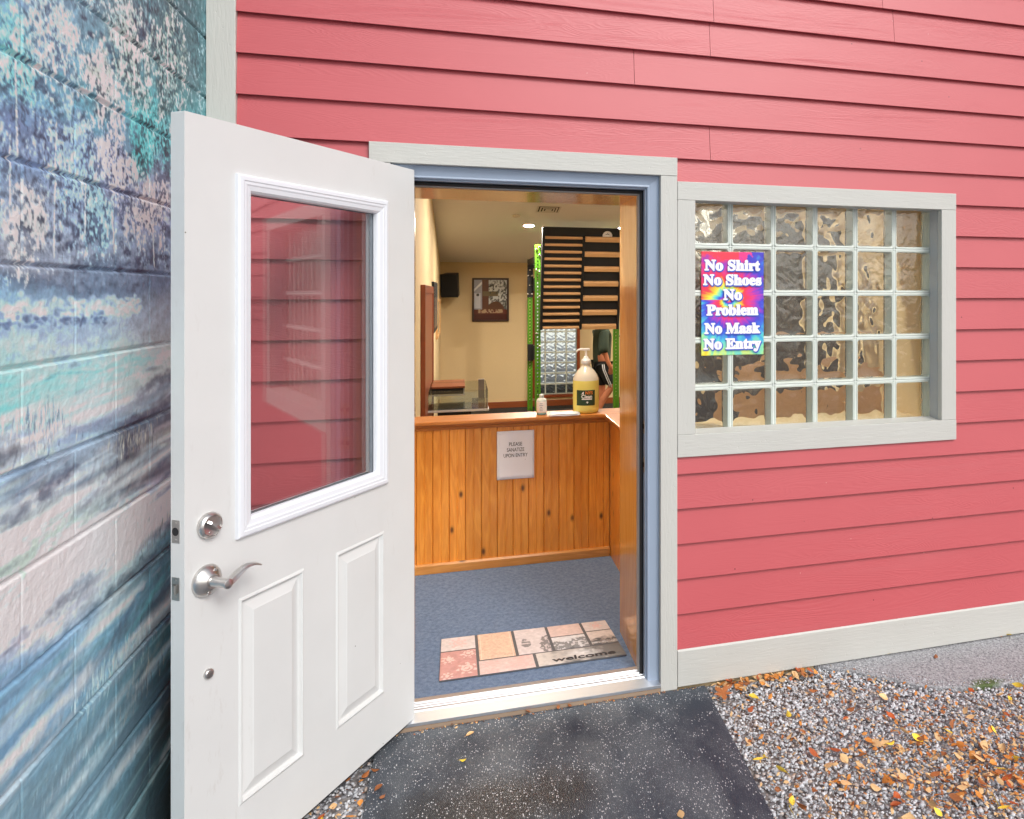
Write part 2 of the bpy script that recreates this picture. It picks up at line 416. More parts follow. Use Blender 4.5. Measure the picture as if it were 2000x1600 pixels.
# ------------------------------------------------------------------ house
house = thing('house', 'red clapboard building with grey trim, open doorway and glass block window', 'building')
E0, ZS = .1423, 2.6338
DX0, DX1, DZ1 = -.245, .772, 2.135        # door casing inner edges
def board_prof(zb, e=E0):                  # lap siding cross-section (y, z): bottom edge stands proud
    return [(-.021, zb), (-.0165, zb+.0005), (-.006, zb+.003), (-.001, zb+e+.022), (-.0065, zb+e+.022)]
sd = MB()
joints = {-1: [1.1, 3.4], 0: [.985, 3.2], 1: [.665, 2.9], 2: [3.3, ], 3: [.985, 2.7], 4: [.405, 3.0], 5: [3.5], -2: [.2, 1.79, 3.9], -3: [1.4]}
joints.update({-1: [1.0, 1.85, 3.6]})
k = -14
while True:
    zb = ZS-k*E0
    if zb+E0 < .225: break
    zt = zb+E0
    pieces = [(-.744, 5.6, zb, zt)]
    for a, b, c, d in ((-.30, .83, -1, 2.195), (.8, 2.155, 1.0, 2.105)):
        ns = []
        for x0, x1, z0, z1 in pieces:
            if b <= x0 or a >= x1 or d <= z0 or c >= z1: ns.append((x0, x1, z0, z1)); continue
            if a > x0: ns.append((x0, a, z0, z1))
            if b < x1: ns.append((b, x1, z0, z1))
            if d < z1: ns.append((max(a, x0), min(b, x1), max(d, z0), z1))
            if c > z0: ns.append((max(a, x0), min(b, x1), z0, min(c, z1)))
        pieces = ns
    js = joints.get(k, [2.9+((k*37) % 20)/14.0])
    for j in js:
        ns = []
        for x0, x1, z0, z1 in pieces:
            if x0+.05 < j < x1-.05: ns += [(x0, j-.0009, z0, z1), (j+.0009, x1, z0, z1)]
            else: ns.append((x0, x1, z0, z1))
        pieces = ns
    dz = random.uniform(-.0012, .0012)
    for x0, x1, z0, z1 in pieces:
        if zb < .2: z0 = max(z0, .2155)
        fy = lambda z: -.0255+(z-zb)/E0*.0175
        top_ = z1+.018 if z1 == zt else z1
        lowcut = z0 == zb
        sd.prism([(fy(z0)+.0006, z0+dz), (fy(z0)+.013, z0+dz+(.0035 if lowcut else 0)), (min(-.0008, fy(top_)+.009), top_+dz), (fy(top_), top_+dz), (fy(z0), z0+dz+.0012)], x0, x1, 'x')
    k += 1
sd.build('siding', M['siding'], house)
# wall body behind the boards (with the door and window openings)
wl = MB()
for x0, x1, z0, z1 in ((-.95,-.245,0,4.6), (-.245,.735,2.150,4.6), (.735,.905,0,4.6), (.905,2.11,0,1.058), (.905,2.11,2.068,4.6), (2.11,5.6,0,4.6)):
    wl.box(x0, x1, 0.0, .42, z0, z1)
wl.build('front_wall', M['wall'], house)
t = MB(); t.box(-.834, -.7445, -.031, .0, .06, 4.6); t.build('corner_trim', M['trim_v'], house, .002)
t = MB(); t.prism([(-.030,.066),(-.030,.208),(-.024,.2165),(0,.2165),(0,.066)], .8435, 5.6, 'x'); t.build('base_trim', M['trim_h'], house, .0015)
t = MB(); t.prism([(-.030,.066),(-.030,.208),(-.024,.2165),(0,.2165),(0,.066)], -.744, -.32, 'x'); t.build('base_trim', M['trim_h'], house, .0015)
# door casing: head laid over two legs
hd = MB(); hd.box(-.3185, .8415, -.032, 0, DZ1, 2.2085)
hd.build('door_head_casing', M['trim_h'], house, .0018)
for x0, x1 in ((-.3185, -.246), (.772, .8415)):
    t = MB(); t.box(x0, x1, -.0305, 0, .058, DZ1-.0008); t.build('door_side_casing', M['trim_v'], house, .0018)
# blue-grey frame: brickmould with mitres + jambs
fr = MB()
def mitre_frame(mb, x0, x1, z1, wdt, prof, zb, m=0):
    """three sided frame; prof: (inset 0..1, y)"""
    def corner(t): return x0+wdt*t, x1-wdt*t, z1-wdt*t
    rows = []
    for tt, yy in prof:
        a, b, c = corner(tt); rows.append([(a, yy, zb), (a, yy, c), (b, yy, c), (b, yy, zb)])
    vs = [p for r_ in rows for p in r_]
    fs = []
    for i in range(len(rows)-1):
        for j in range(3): fs.append((i*4+j, i*4+j+1, (i+1)*4+j+1, (i+1)*4+j))
    mb.add(vs, fs, m)
mitre_frame(fr, -.246, .773, DZ1+.002, .05, [(0,.0),(0,-.006),(.10,-.010),(.22,-.006),(.80,-.0005),(.93,-.003),(1,.0),(1,.012),(1.12,.012),(1.12,.050),(1.40,.050),(1.40,.086),(1.42,.086)], .085)
frame = fr.build('door_frame', M['blue_frame'], house)
ws = MB()
mitre_frame(ws, -.186, .717, DZ1-.054, .012, [(-.02,.0495),(-.02,.040),(.5,.036),(1,.040),(1.15,.0495)], .1)
ws.build('weatherstrip', M['rubber_black'], frame)
st = MB()
mitre_frame(st, -.174, .704, DZ1-.067, .004, [(0,.066),(0,.0515),(1,.0515),(1,.088)], .1)
st.build('stop_strip', plain('grey_stop_paint', lin(150,150,150), .5), frame)
for z in (1.118, .962):
    p = MB(); p.box(.7155, .7172, .016, .046, z-.03, z+.03); p.cyl((.7150,.031,z),(.7165,.031,z),.011,n=14, m=1)
    p.box(.7140,.7172,.010,.0165,z-.024,z+.024)
    p.build('strike_plate', [M['steel_dark'], M['black']], frame, .0008)
# varnished lining of the deep reveal
jl = MB()
jl.box(.702, .735, .088, .428, .1, 2.11); jl.box(-.245, -.186, .088, .428, .1, 2.11)
jl.build('jamb_lining', M['jamb_wood'], house, .002)
jl = MB(); jl.box(-.2449, .7349, .0885, .4285, 2.064, 2.1495); jl.build('head_lining', M['jamb_wood_h'], house, .002)
# threshold
th = MB()
pf = [(-.034,.076),(-.036,.0885),(.016,.101),(.018,.106),(.026,.106),(.028,.1035),(.034,.1035),(.036,.106),(.042,.106),(.044,.1035),(.050,.1035),(.052,.107),(.058,.107),(.060,.104),(.066,.104),(.068,.110),(.092,.111),(.098,.104),(.098,.076)]
th.prism(pf, -.2445, .7715, 'x'); th.build('threshold', M['alu'], house, .0006)
th = MB(); th.box(-.2445, .7715, -.030, .098, .045, .0755); th.build('door_sill', M['raw_wood'], house, .003)

# glass block window
win = MB()
WX0, WX1, WZ0, WZ1 = .842, 2.1672, .9951, 2.1139
IX0, IX1, IZ0, IZ1 = .9185, 2.0905, 1.0855, 2.0395
win.box(WX0+.001, WX1, -.0300, .0, IZ1, WZ1, 0)
window = win.build('glass_block_window', M['trim_h'], house, .0018)
c2 = MB(); c2.box(WX0+.001, WX1, -.0308, .0, WZ0, IZ0); c2.build('casing', M['trim_h'], window, .0018)
for a, b in ((WX0+.001, IX0), (IX1, WX1)):
    c2 = MB(); c2.box(a, b, -.0292, .0, IZ0+.0006, IZ1-.0006); c2.build('casing', M['trim_v'], window, .0018)
rv = MB()
rv.box(IX0-.006, IX0, 0.001, .06, IZ0-.006, IZ1+.006); rv.box(IX1, IX1+.010, .001, .06, IZ0-.006, IZ1+.006)
rv.box(IX0, IX1, .001, .06, IZ1, IZ1+.006)
rv.build('reveal', plain('grey_reveal_paint', lin(176,180,182), .4, .03, 60, .2), window)
rv = MB(); rv.prism([(.001,IZ0-.02),(.001,IZ0-.001),(.062,IZ0+.006),(.062,IZ0-.02)], IX0-.004, IX1+.008, 'x'); rv.build('sill', M['trim_h'], window, .001)
# mortar grid
mo = MB(); GX, GZ, PX, PZ = .907, 1.061, .2, .2
for i in range(7): mo.box(GX+i*PX-.0022, GX+i*PX+.0022, .0655, .138, GZ-.004, GZ+5*PZ+.004)
for j in range(6): mo.box(GX-.004, GX+6*PX+.004, .066, .1375, GZ+j*PZ-.0022, GZ+j*PZ+.0022)
mo.build('mortar', M['mortar'], window)

def block_mesh(name, seed, size=.1945, depth=.078, amp=.0018, N=40):
    """hollow pressed-glass block: pale moulded rim, clear front face, rippled refracting back face"""
    h = size/2; q = h-.0100; mb = MB()
    prof = [(q, depth*.80, 1), (q, .006, 1), (q+.0010, .0030, 1), (q+.0028, .0016, 1), (q+.0044, .0024, 1), (h-.0038, .0012, 1), (h-.0016, .0008, 1), (h, .0030, 1), (h, depth-.001, 1)]
    rows = []
    for hh, yy, _ in prof:
        c = .010; ring = []
        for sx, sz, a0 in ((1,1,0),(-1,1,90),(-1,-1,180),(1,-1,270)):
            for w_ in range(5):
                a = R(a0+w_*22.5); ring.append((sx*(hh-c)+c*math.cos(a), yy, sz*(hh-c)+c*math.sin(a)))
        rows.append(ring)
    n = 20; vs = [p for ring in rows for p in ring]
    mb.add(vs, [(i*n+w_, i*n+(w_+1) % n, (i+1)*n+(w_+1) % n, (i+1)*n+w_) for i in range(len(rows)-1) for w_ in range(n)], 1, True)
    mb.add([(-q,.0045,-q),(q,.0045,-q),(q,.0045,q),(-q,.0045,q)], [(0,1,2,3)], 2)
    g1 = np.linspace(-q-.003, q+.003, N); X, Z = np.meshgrid(g1, g1, indexing='ij')
    rr = np.random.default_rng(seed); H = np.zeros_like(X)
    for _ in range(9):
        a = rr.uniform(0, math.pi); fq = rr.uniform(35, 130); ph = rr.uniform(0, 6.28)
        bend = .022*np.sin((X*math.sin(a)-Z*math.cos(a))*rr.uniform(25, 60)+rr.uniform(0, 6))
        H += np.sin((X*math.cos(a)+Z*math.sin(a)+bend)*fq+ph)/(fq/60)
    H *= amp/3.0
    e_ = np.maximum(abs(X), abs(Z))/q; H -= .0045*np.clip(e_, 0, 1.02)**5
    idx = np.arange(N*N).reshape(N, N)
    quads = [tuple(int(v) for v in x) for x in np.stack([idx[:-1,:-1], idx[1:,:-1], idx[1:,1:], idx[:-1,1:]], -1).reshape(-1, 4)]
    fb, bb_ = depth-.014, depth-.002
    F0 = np.stack([X, fb+H, Z], -1).reshape(-1, 3); F1 = np.stack([X, np.full_like(X, bb_), Z], -1).reshape(-1, 3)
    rim = list(idx[:, 0])+list(idx[-1, 1:])+list(idx[-2::-1, -1])+list(idx[0, -2:0:-1])
    nn = N*N; m_ = len(rim)
    fs = quads+[tuple(v+nn for v in x[::-1]) for x in quads]+[(int(rim[i]), int(rim[i])+nn, int(rim[(i+1) % m_])+nn, int(rim[(i+1) % m_])) for i in range(m_)]
    mb2 = MB(); mb2.add(np.concatenate([F0, F1]), fs, 0, True)
    for i in range(len(fs)-m_, len(fs)): mb2.sm[i] = False
    me = bpy.data.meshes.new(name); bm = bmesh.new()
    for src in (mb, mb2):
        tm = bpy.data.meshes.new('t'); tm.from_pydata([tuple(map(float, p)) for p in src.v], [], src.f)
        tm.polygons.foreach_set('material_index', src.m); tm.polygons.foreach_set('use_smooth', src.sm)
        b2 = bmesh.new(); b2.from_mesh(tm); bmesh.ops.recalc_face_normals(b2, faces=b2.faces); b2.to_mesh(tm); b2.free()
        bm.from_mesh(tm); bpy.data.meshes.remove(tm)
    bm.to_mesh(me); bm.free()
    for k_ in ('glass', 'block_edge', 'block_face'): me.materials.append(M[k_])
    return me
BLK = [block_mesh('glass_block', s_) for s_ in (3, 8)]
for i in range(6):
    for j in range(5):
        o = link('glass_block', BLK[(i*2+j) % 2], window)
        o.location = (GX+(i+.5)*PX, .063, GZ+(j+.5)*PZ)
        o.rotation_euler = (0, [0, math.pi/2, math.pi, -math.pi/2][(i*3+j*5) % 4], 0)

# ---- door leaf
ph = R(123.0927)
DU = Vector((math.cos(ph), -math.sin(ph), 0)); DN = Vector((-DU.y, DU.x, 0))
if DN.dot(Vector((0, -2.84, 0))-Vector((-.165, -.0118, 0))) < 0: DN = -DN
DO = Vector((-.165, -.0118, .0945))
DT = Matrix(((DU.x, DN.x, 0, DO.x), (DU.y, DN.y, 0, DO.y), (0, 0, 1, DO.z), (0, 0, 0, 1)))   # local: u along leaf, w out of the inner face, v up
DW, DH, DTH = .908, 2.02, .0445
LX0, LX1, LZ0, LZ1 = .154, .762, .905, 1.888       # lite frame outer
GX0, GX1, GZ0, GZ1 = .205, .724, .950, 1.846       # visible glass
leaf = MB()
def rect_ring(mb, o, i, wo, wi, m=0):
    """ring between outer rect o=(u0,u1,v0,v1) at depth wo and inner rect at depth wi"""
    O = [(o[0],wo,o[2]),(o[1],wo,o[2]),(o[1],wo,o[3]),(o[0],wo,o[3])]; I = [(i[0],wi,i[2]),(i[1],wi,i[2]),(i[1],wi,i[3]),(i[0],wi,i[3])]
    mb.add([DT @ Vector(p) for p in O+I], [(k_, (k_+1) % 4, 4+(k_+1) % 4, 4+k_) for k_ in range(4)], m)
def flat(mb, r_, wv, m=0):
    mb.add([DT @ Vector(p) for p in ((r_[0],wv,r_[2]),(r_[1],wv,r_[2]),(r_[1],wv,r_[3]),(r_[0],wv,r_[3]))], [(0,1,2,3)], m)
holes = [(.186, .184, .184, .742)]
P1, P2, LT = (.166,.392,.183,.741), (.524,.750,.183,.741), (GX0-.012,GX1+.012,GZ0-.012,GZ1+.012)
us = sorted({0, DW, P1[0], P1[1], P2[0], P2[1], LT[0], LT[1]}); vs_ = sorted({0, DH, P1[2], P1[3], LT[2], LT[3]})
for wv in (0, -DTH):
    for a in range(len(us)-1):
        for b in range(len(vs_)-1):
            um, vm = (us[a]+us[a+1])/2, (vs_[b]+vs_[b+1])/2
            if any(h_[0] < um < h_[1] and h_[2] < vm < h_[3] for h_ in (P1, P2, LT)): continue
            flat(leaf, (us[a], us[a+1], vs_[b], vs_[b+1]), wv)
    sgn = 1 if wv == 0 else -1
    for p in (P1, P2):
        def ins(d): return (p[0]+d, p[1]-d, p[2]+d, p[3]-d)
        seq = [(0, 0), (.004, .003), (.008, .003), (.0125, -.007), (.017, -.0085), (.022, -.007), (.044, -.0005), (.047, .001)]
        for (d0, w0), (d1, w1) in zip(seq[:-1], seq[1:]): rect_ring(leaf, ins(d0), ins(d1), wv+sgn*w0, wv+sgn*w1)
        flat(leaf, ins(.047), wv+sgn*.001)
for a, b in (((0,0),(DW,0)), ((DW,0),(DW,DH)), ((DW,DH),(0,DH)), ((0,DH),(0,0))):
    leaf.add([DT @ Vector(p) for p in ((a[0],0,a[1]),(b[0],0,b[1]),(b[0],-DTH,b[1]),(a[0],-DTH,a[1]))], [(0,1,2,3)])
rect_ring(leaf, LT, LT, 0, -DTH)
door = leaf.build('door', M['door_white'], house, .0016)
tag(door, 'white half lite door swung open')
lf = MB()
def li(d): return (LX0+d, LX1-d, LZ0+d, LZ1-d)
for sgn, w0 in ((1, 0.0), (-1, -DTH)):
    seq = [(0, 0), (.001, .009), (.006, .0125), (.016, .0135), (.019, .0115), (.026, .0115), (.030, .0095), (.042, .0075), (.048, .002), (.050, -.004), (.0505, -.013)]
    for (d0, a0), (d1, a1) in zip(seq[:-1], seq[1:]): rect_ring(lf, li(d0), li(d1), w0+sgn*a0, w0+sgn*a1)
lf.build('lite_frame', M['lite_white'], door, .0008)
sp = MB(); rect_ring(sp, (GX0-.006,GX1+.006,GZ0-.006,GZ1+.006), (GX0+.002,GX1-.002,GZ0+.002,GZ1-.002), -.0160, -.0160)
rect_ring(sp, (GX0+.002,GX1-.002,GZ0+.002,GZ1-.002), (GX0+.002,GX1-.002,GZ0+.002,GZ1-.002), -.0160, -.0280)
sp.build('spacer', plain('grey_spacer', lin(120,128,138), .4), door)
for wv in (-.0145, -.0300):
    pn = MB(); flat(pn, (GX0-.008,GX1+.008,GZ0-.008,GZ1+.008), wv); pn.build('pane', M['pane'], door)
# hardware
def dloc(u, v, wv=0): return DT @ Vector((u, wv, v))
HT = lambda u, v: Matrix.Translation(dloc(u, v)) @ Matrix(((DU.x, 0, DN.x, 0), (DU.y, 0, DN.y, 0), (0, 1, 0, 0), (0, 0, 0, 1)))   # local x along leaf, y up, z out
h_ = MB(); T = HT(.842, .969)
h_.lathe([(.033,0),(.034,.006),(.032,.012),(.027,.0165),(.0255,.0165),(.0245,.013),(.001,.012)], 36, 0, T)
A = T @ Matrix.Rotation(R(40), 4, 'Z')
pts = [(-.023,-.0035),(-.012,-.0055),(0,-.0065),(.012,-.0055),(.023,-.0035),(.023,.0035),(.012,.0055),(0,.0065),(-.012,.0055),(-.023,.0035)]
h_.prism([(x_, z_) for x_, z_ in [(-.0235,.012),(.0235,.012),(.0235,.020),(.016,.0275),(0,.030),(-.016,.0275),(-.0235,.020)]], -.0035, .0035, 'y', 0, A)
h_.cyl(A @ Vector((-.006,-.016,.0125)), A @ Vector((-.006,-.016,.0145)), .003, n=10)
h_.build('deadbolt', M['steel'], door, .0007)
h_ = MB(); T = HT(.849, .829)
h_.lathe([(.0405,0),(.0410,.004),(.038,.010),(.030,.018),(.022,.023),(.0195,.025),(.0178,.026)], 40, 0, T)
h_.lathe([(.0135,.022),(.0135,.030),(.0125,.032),(.0120,.060),(.0130,.072),(.0125,.0765),(.0001,.078)], 28, 0, T)
lv = []; lr = []; fl = []
for i in range(17):
    t_ = i/16; u_ = -.004-.104*t_; v_ = .014*math.sin(t_*math.pi*1.30-.95)*(.45+.75*t_)+.010*t_
    lv.append(T @ Vector((u_, v_-.0, .064-.006*math.sin(t_*3.1)))); lr.append(.0125+.002*math.sin(t_*3.1)-.002*t_ if t_ < .97 else .008); fl.append(.70-.42*min(1, t_*1.6))
h_.tube(lv, lr, 14, 0, True, fl)
for du, dv in ((-.010,.026),(.008,-.028)): h_.cyl(T @ Vector((du,dv,.016)), T @ Vector((du,dv,.0215)), .0042, n=12)
h_.build('lever_handle', M['steel'], door, .0004)
h_ = MB(); T = HT(.843, .587); h_.lathe([(.0125,0),(.0130,.003),(.0115,.0075),(.0085,.0085),(.0001,.0075)], 24, 0, T); h_.build('bore_plug', M['steel'], door)
for v_, kind in ((.970, 0), (.827, 1)):
    h_ = MB()
    def eb(mb, w0, w1, v0, v1, u0, u1, m=0):
        mb.box(u0, u1, w0, w1, v0, v1, m, DT)
    eb(h_, -.040, -.0155, v_-.0285, v_+.0285, DW-.0015, DW+.0014)
    for dv in (-.021, .021): h_.cyl(DT @ Vector((DW+.001,-.028,v_+dv)), DT @ Vector((DW+.0022,-.028,v_+dv)), .0036, n=12)
    if kind: h_.prism([(-.037,DW),(-.037,DW+.003),(-.021,DW+.011),(-.021,DW)], v_-.011, v_+.011, 'z', 0, DT @ Matrix(((0,1,0,0),(1,0,0,0),(0,0,1,0),(0,0,0,1))))
    else: h_.cyl(DT @ Vector((DW+.001,-.028,v_)), DT @ Vector((DW+.0022,-.028,v_)), .0105, n=18, m=1)
    h_.build('latch_plate', [M['steel_dark'], M['black']], door, .0005)
for v_ in (.18, 1.0, 1.83):
    h_ = MB(); h_.cyl(dloc(-.004, v_-.045, -.047), dloc(-.004, v_+.045, -.047), .0065, n=14); h_.build('hinge', M['steel'], door)
sw = MB(); sw.box(.002, DW-.002, -.040, -.006, -.010, -.0005, 0, DT); sw.build('door_sweep', M['rubber_black'], door)

# ------------------------------------------------------------------ interior shell
XL, XR, YB, ZF = -.331, 4.3, 9.9, -.30
SL = .1648
def zc(y): return 2.187+SL*(YB-y)
iw = MB(); iw.box(XL-.12, XL, .4, YB+.2, ZF-.1, 4.6); left_wall = iw.build('interior_wall', M['wall'], house)
iw = MB(); iw.box(XR, XR+.12, .4, YB+.2, ZF-.1, 4.6); iw.build('interior_wall', M['wall'], house)
BW0, BW1, BWZ0, BWZ1 = 1.235, 1.967, -.105, 1.86
iw = MB()
for x0, x1, z0, z1 in ((XL-.1,BW0,ZF-.1,2.6), (BW1,XR+.1,ZF-.1,2.6), (BW0,BW1,ZF-.1,BWZ0), (BW0,BW1,BWZ1,2.6)): iw.box(x0, x1, YB, YB+.15, z0, z1)
iw.build('interior_wall', M['wall'], house)
cl = MB(); cl.prism([(.42, zc(.42)), (YB+.2, zc(YB+.2)), (YB+.2, zc(YB+.2)+.15), (.42, zc(.42)+.15)], XL-.12, XR+.12, 'x'); cl.build('ceiling', M['ceil'], house)
rf = MB(); rf.prism([(-.15,4.55),(YB+.18,3.0),(YB+.18,3.15),(-.15,4.75)], -1.0, 5.7, 'x'); rf.build('unseen_roof', plain('dark_roofing', (.05,.05,.05), .8), house)  # roof slab out of view, added to block light from above
bb = MB(); bb.box(XL+.001, XR, YB-.018, YB-.0005, ZF, ZF+.105); bb.build('baseboard', M['redwood_h'], house, .003)
bb = MB(); bb.box(XL+.0005, XL+.018, 5.85, YB-.02, ZF, ZF+.105); bb.build('baseboard', M['redwood'], house, .003)
# red-brown double door in the left wall
d_ = MB(); d_.box(XL+.0005, XL+.030, 3.78, 5.60, ZF, 1.66); idr = d_.build('interior_door', M['redwood'], house, .003)
d_ = MB(); d_.box(XL+.0005, XL+.040, 5.60, 5.69, ZF, 1.735); d_.box(XL+.0005, XL+.040, 3.69, 3.78, ZF, 1.735); d_.box(XL+.0005, XL+.039, 3.78, 5.60, 1.66, 1.735); d_.build('casing', M['redwood'], idr, .003)
# rear glass block window
rw = MB(); rw.box(BW0-.055, BW0, YB-.025, YB+.05, BWZ0-.05, BWZ1+.05); rw.box(BW1, BW1+.05, YB-.025, YB+.05, BWZ0-.05, BWZ1+.05)
rw.box(BW0, BW1, YB-.024, YB+.05, BWZ1, BWZ1+.05); rw.box(BW0, BW1, YB-.03, YB+.05, BWZ0-.05, BWZ0)
rwin = rw.build('rear_window', M['redwood'], house, .003)
RB = block_mesh('glass_block', 21, .178, .078, .0034, 26)
mo = MB()
for i in range(5): mo.box(BW0+i*.183-.0025, BW0+i*.183+.0025, YB+.034, YB+.105, BWZ0, BWZ1)
nr = int((BWZ1-BWZ0)/.183)+1
for j in range(nr): mo.box(BW0, BW1, YB+.0345, YB+.1045, BWZ0+j*.183-.0025, BWZ0+j*.183+.0025)
mo.build('mortar', M['mortar'], rwin)
for i in range(4):
    for j in range(nr-1):
        o = link('glass_block', RB, rwin); o.location = (BW0+(i+.5)*.183, YB+.03, BWZ0+(j+.5)*.183); o.rotation_euler = (0, math.pi*((i+j) % 2), 0)

# pale building added across the rear yard to brighten the rear glass blocks
nb = thing('rear_bounce_building', 'pale rendered building added to whiten the rear glass blocks', 'building', (1.5, 23, 0))
a = MB(); a.box(-9, 9, 0, 4, 0, 5.2); a.build('wall', plain('white_render', lin(236,236,232), .8), nb)
a = MB(); a.prism([(-9.4,5.2),(9.4,5.2),(9.4,5.35),(0,7.2),(-9.4,5.35)], -.3, 4.3, 'y'); a.build('unseen_roof', plain('grey_roofing', lin(90,88,86), .8), nb)

# floors
g = MB(); g.box(-.331, 1.03, .099, 1.56, -.2, .105)
tag(g.build('carpet_floor', M['carpet']), 'blue carpet floor inside the doorway', None, None, 'structure')
g = MB(); g.box(XL, XR, .42, YB, ZF-.1, ZF-.0)
tag(g.build('gym_floor', M['gym_floor']), 'dark floor of the room behind the half wall', None, None, 'structure')

# ------------------------------------------------------------------ half wall
hw = thing('half_wall', 'low knotty pine beadboard half wall with ledge facing the doorway', 'half wall', (.28, 1.4, .105))
def hwb(mb, name, mats, bev=0): 
    o = mb.build(name, mats, hw, bev); o.location = (-.28, -1.4, -.105); return o
FZ = .106
pl = MB(); x = -.325
while x < .85:
    x1 = min(x+.0875, .851); b = .0035
    pl.prism([(x+.0006,1.42),(x+.0006,1.4045),(x+b,1.400),((x+x1)/2-.004,1.400),((x+x1)/2-.0015,1.4028),((x+x1)/2+.0015,1.4028),((x+x1)/2+.004,1.400),(x1-b,1.400),(x1-.0006,1.4045),(x1-.0006,1.42)], FZ, .925, 'z'); x += .0875
hwb(pl, 'beadboard_panel', M['pine'])
pl = MB(); y = 1.399
while y > .44:
    y1 = y-.0875; b = .0035
    pl.prism([(.875,y-.0006),(.8555,y-.0006),(.851,y-b),(.851,y1+b),(.8555,y1+.0006),(.875,y1+.0006)], FZ, .925, 'z'); y -= .0875
hwb(pl, 'beadboard_panel', M['pine'])
pl = MB(); pl.box(-.325, .99, 1.4205, 1.50, ZF, .924); pl.box(.8755, .99, .43, 1.4203, ZF, .924); hwb(pl, 'core', M['wall'])
lg = MB(); lg.box(-.328, 1.03, 1.335, 1.545, .935, .955); lg2 = MB()
hwb(lg, 'ledge', M['pine_h'], .004)
lg = MB(); lg.box(.805, 1.03, .43, 1.3345, .9355, .9555); hwb(lg, 'ledge', M['pine_y'], .004)
md = MB(); md.prism([(1.372,.934),(1.376,.920),(1.388,.912),(1.392,.898),(1.3995,.898),(1.3995,.934)], -.325, .838, 'x')
hwb(md, 'ledge_moulding', M['pine_h'], .001)
md = MB(); md.prism([(.826,.9345),(.830,.920),(.840,.912),(.844,.898),(.8505,.898),(.8505,.9345)], .44, 1.38, 'y')
hwb(md, 'ledge_moulding', M['pine_y'], .001)
bd = MB(); bd.prism([(1.3995,FZ),(1.382,FZ),(1.382,.150),(1.388,.160),(1.3995,.160)], -.325, .846, 'x'); hwb(bd, 'baseboard', wood('speckled_base_wood', lin(176,108,40), lin(222,160,84), 'x', .3, 9, True, .5), .001)

# notice on the half wall
nt_ = thing('notice', 'white paper notice taped to the pine half wall asking to sanitise', 'notice', (.301, 1.394, .737))
pm = MB(); NXs, NZs = 12, 14; vs = []; fs = []
for i in range(NXs):
    for j in range(NZs):
        u_, v_ = i/(NXs-1)-.5, j/(NZs-1)-.5
        vs.append((u_*.209, .0022*math.cos(u_*5)+.001*math.sin(v_*7)-.004, v_*.276))
for i in range(NXs-1):
    for j in range(NZs-1): fs.append((i*NZs+j, (i+1)*NZs+j, (i+1)*NZs+j+1, i*NZs+j+1))
pm.add(vs, fs, 0, True); o = pm.build('sheet', M['paper'], nt_)
sol = o.modifiers.new('thick', 'SOLIDIFY'); sol.thickness = .0006
tx = MB()
for line, z, wd in (('PLEASE', .062, .0735), ('SANATIZE', .030, .097), ('UPON ENTRY', -.002, .135)):
    v_, f_ = text_mesh(line, .030, .0001); k_ = wd/(v_[:, 0].max()-v_[:, 0].min()); c0 = (v_[:, 0].max()+v_[:, 0].min())/2
    tx.add([((p[0]-c0)*k_, -.0048, p[1]+z-.0105) for p in v_], f_)
tx.box(.052, .075, -.0048, -.0047, -.030, -.0285)
tx.build('lettering', M['ink'], nt_)

# ------------------------------------------------------------------ things on the ledge
jug = thing('sanitizer_jug', 'clear gallon jug of yellow hand cleaner with white pump on the ledge', 'pump bottle', (.716, 1.45, .9558))
body = MB()
prof = [(.0001,.001),(.066,.0),(.0735,.004),(.0765,.012),(.077,.03),(.077,.175),(.0762,.190),(.0735,.203),(.066,.222),(.050,.246),(.034,.262),(.026,.272),(.0235,.278),(.0235,.292)]
lt = 6
MJ = [NT('yellow_liquid_in_plastic'), NT('milky_plastic')]
f = MJ[0].noise(MJ[0].coord(), 9, 2); yel = MJ[0].fin(MJ[0].mix(f, lin(224,214,110), lin(234,226,134)), .2, None, Subsurface_Weight=.35, Subsurface_Radius=(.05,.05,.02), Subsurface_Scale=.6)
f = MJ[1].noise(MJ[1].coord(), 9, 2); mil = MJ[1].fin(MJ[1].mix(f, lin(214,210,200), lin(226,222,212)), .25, None, Subsurface_Weight=.3, Subsurface_Radius=(.05,.05,.05), Subsurface_Scale=.5)
body.lathe(prof, 40, 0, None, True, [0]*6+[1]*8); body.build('jug_body', [yel, mil], jug)
cap = MB(); cap.lathe([(.028,.287),(.0285,.289),(.0285,.306),(.026,.309),(.020,.315),(.0145,.322),(.0135,.328),(.007,.330),(.0066,.365),(.0001,.366)], 28)
cap.box(-.022, .022, -.010, .010, .364, .3775)
cap.tube([(-.014,0,.371),(-.030,0,.3715),(-.044,0,.369),(-.054,0,.362),(-.057,0,.352)], [.0072,.0065,.0058,.005,.0046], 12)
cap.build('pump', M['white_plastic'], jug, .002)
# label wrapped round the front
def wrap(u_, r_=.0776, a0=-100): a = R(a0)+u_/r_; return (r_*math.cos(a), r_*math.sin(a))
lb = MB(); n_ = 24; vs = []
for i in range(n_+1):
    u_ = -.058+.116*i/n_; x_, y_ = wrap(u_)
    vs += [(x_, y_, .047), (x_, y_, .137)]
lb.add(vs, [(2*i, 2*i+2, 2*i+3, 2*i+1) for i in range(n_)], 0, True)
lb.build('label', plain('dark_green_label', lin(32,62,40), .4), jug)
def wrap_text(body_, size, u0, z0, off=0.0, r_=.0780):
    v_, f_ = text_mesh(body_, size, off)
    return [(*wrap(p[0]+u0, r_), p[1]+z0) for p in v_], f_
M['orange'] = plain('orange_print', lin(232,130,40), .4); M['white_ink'] = plain('white_print', lin(240,240,240), .4)
lt_ = MB(); lt_.add(*wrap_text('NYS', .025, .020, .1130, .0006)); lt_.build('lettering', M['orange'], jug)
lt_ = MB(); lt_.add(*wrap_text('Clean', .028, .006, .0905, .0007))
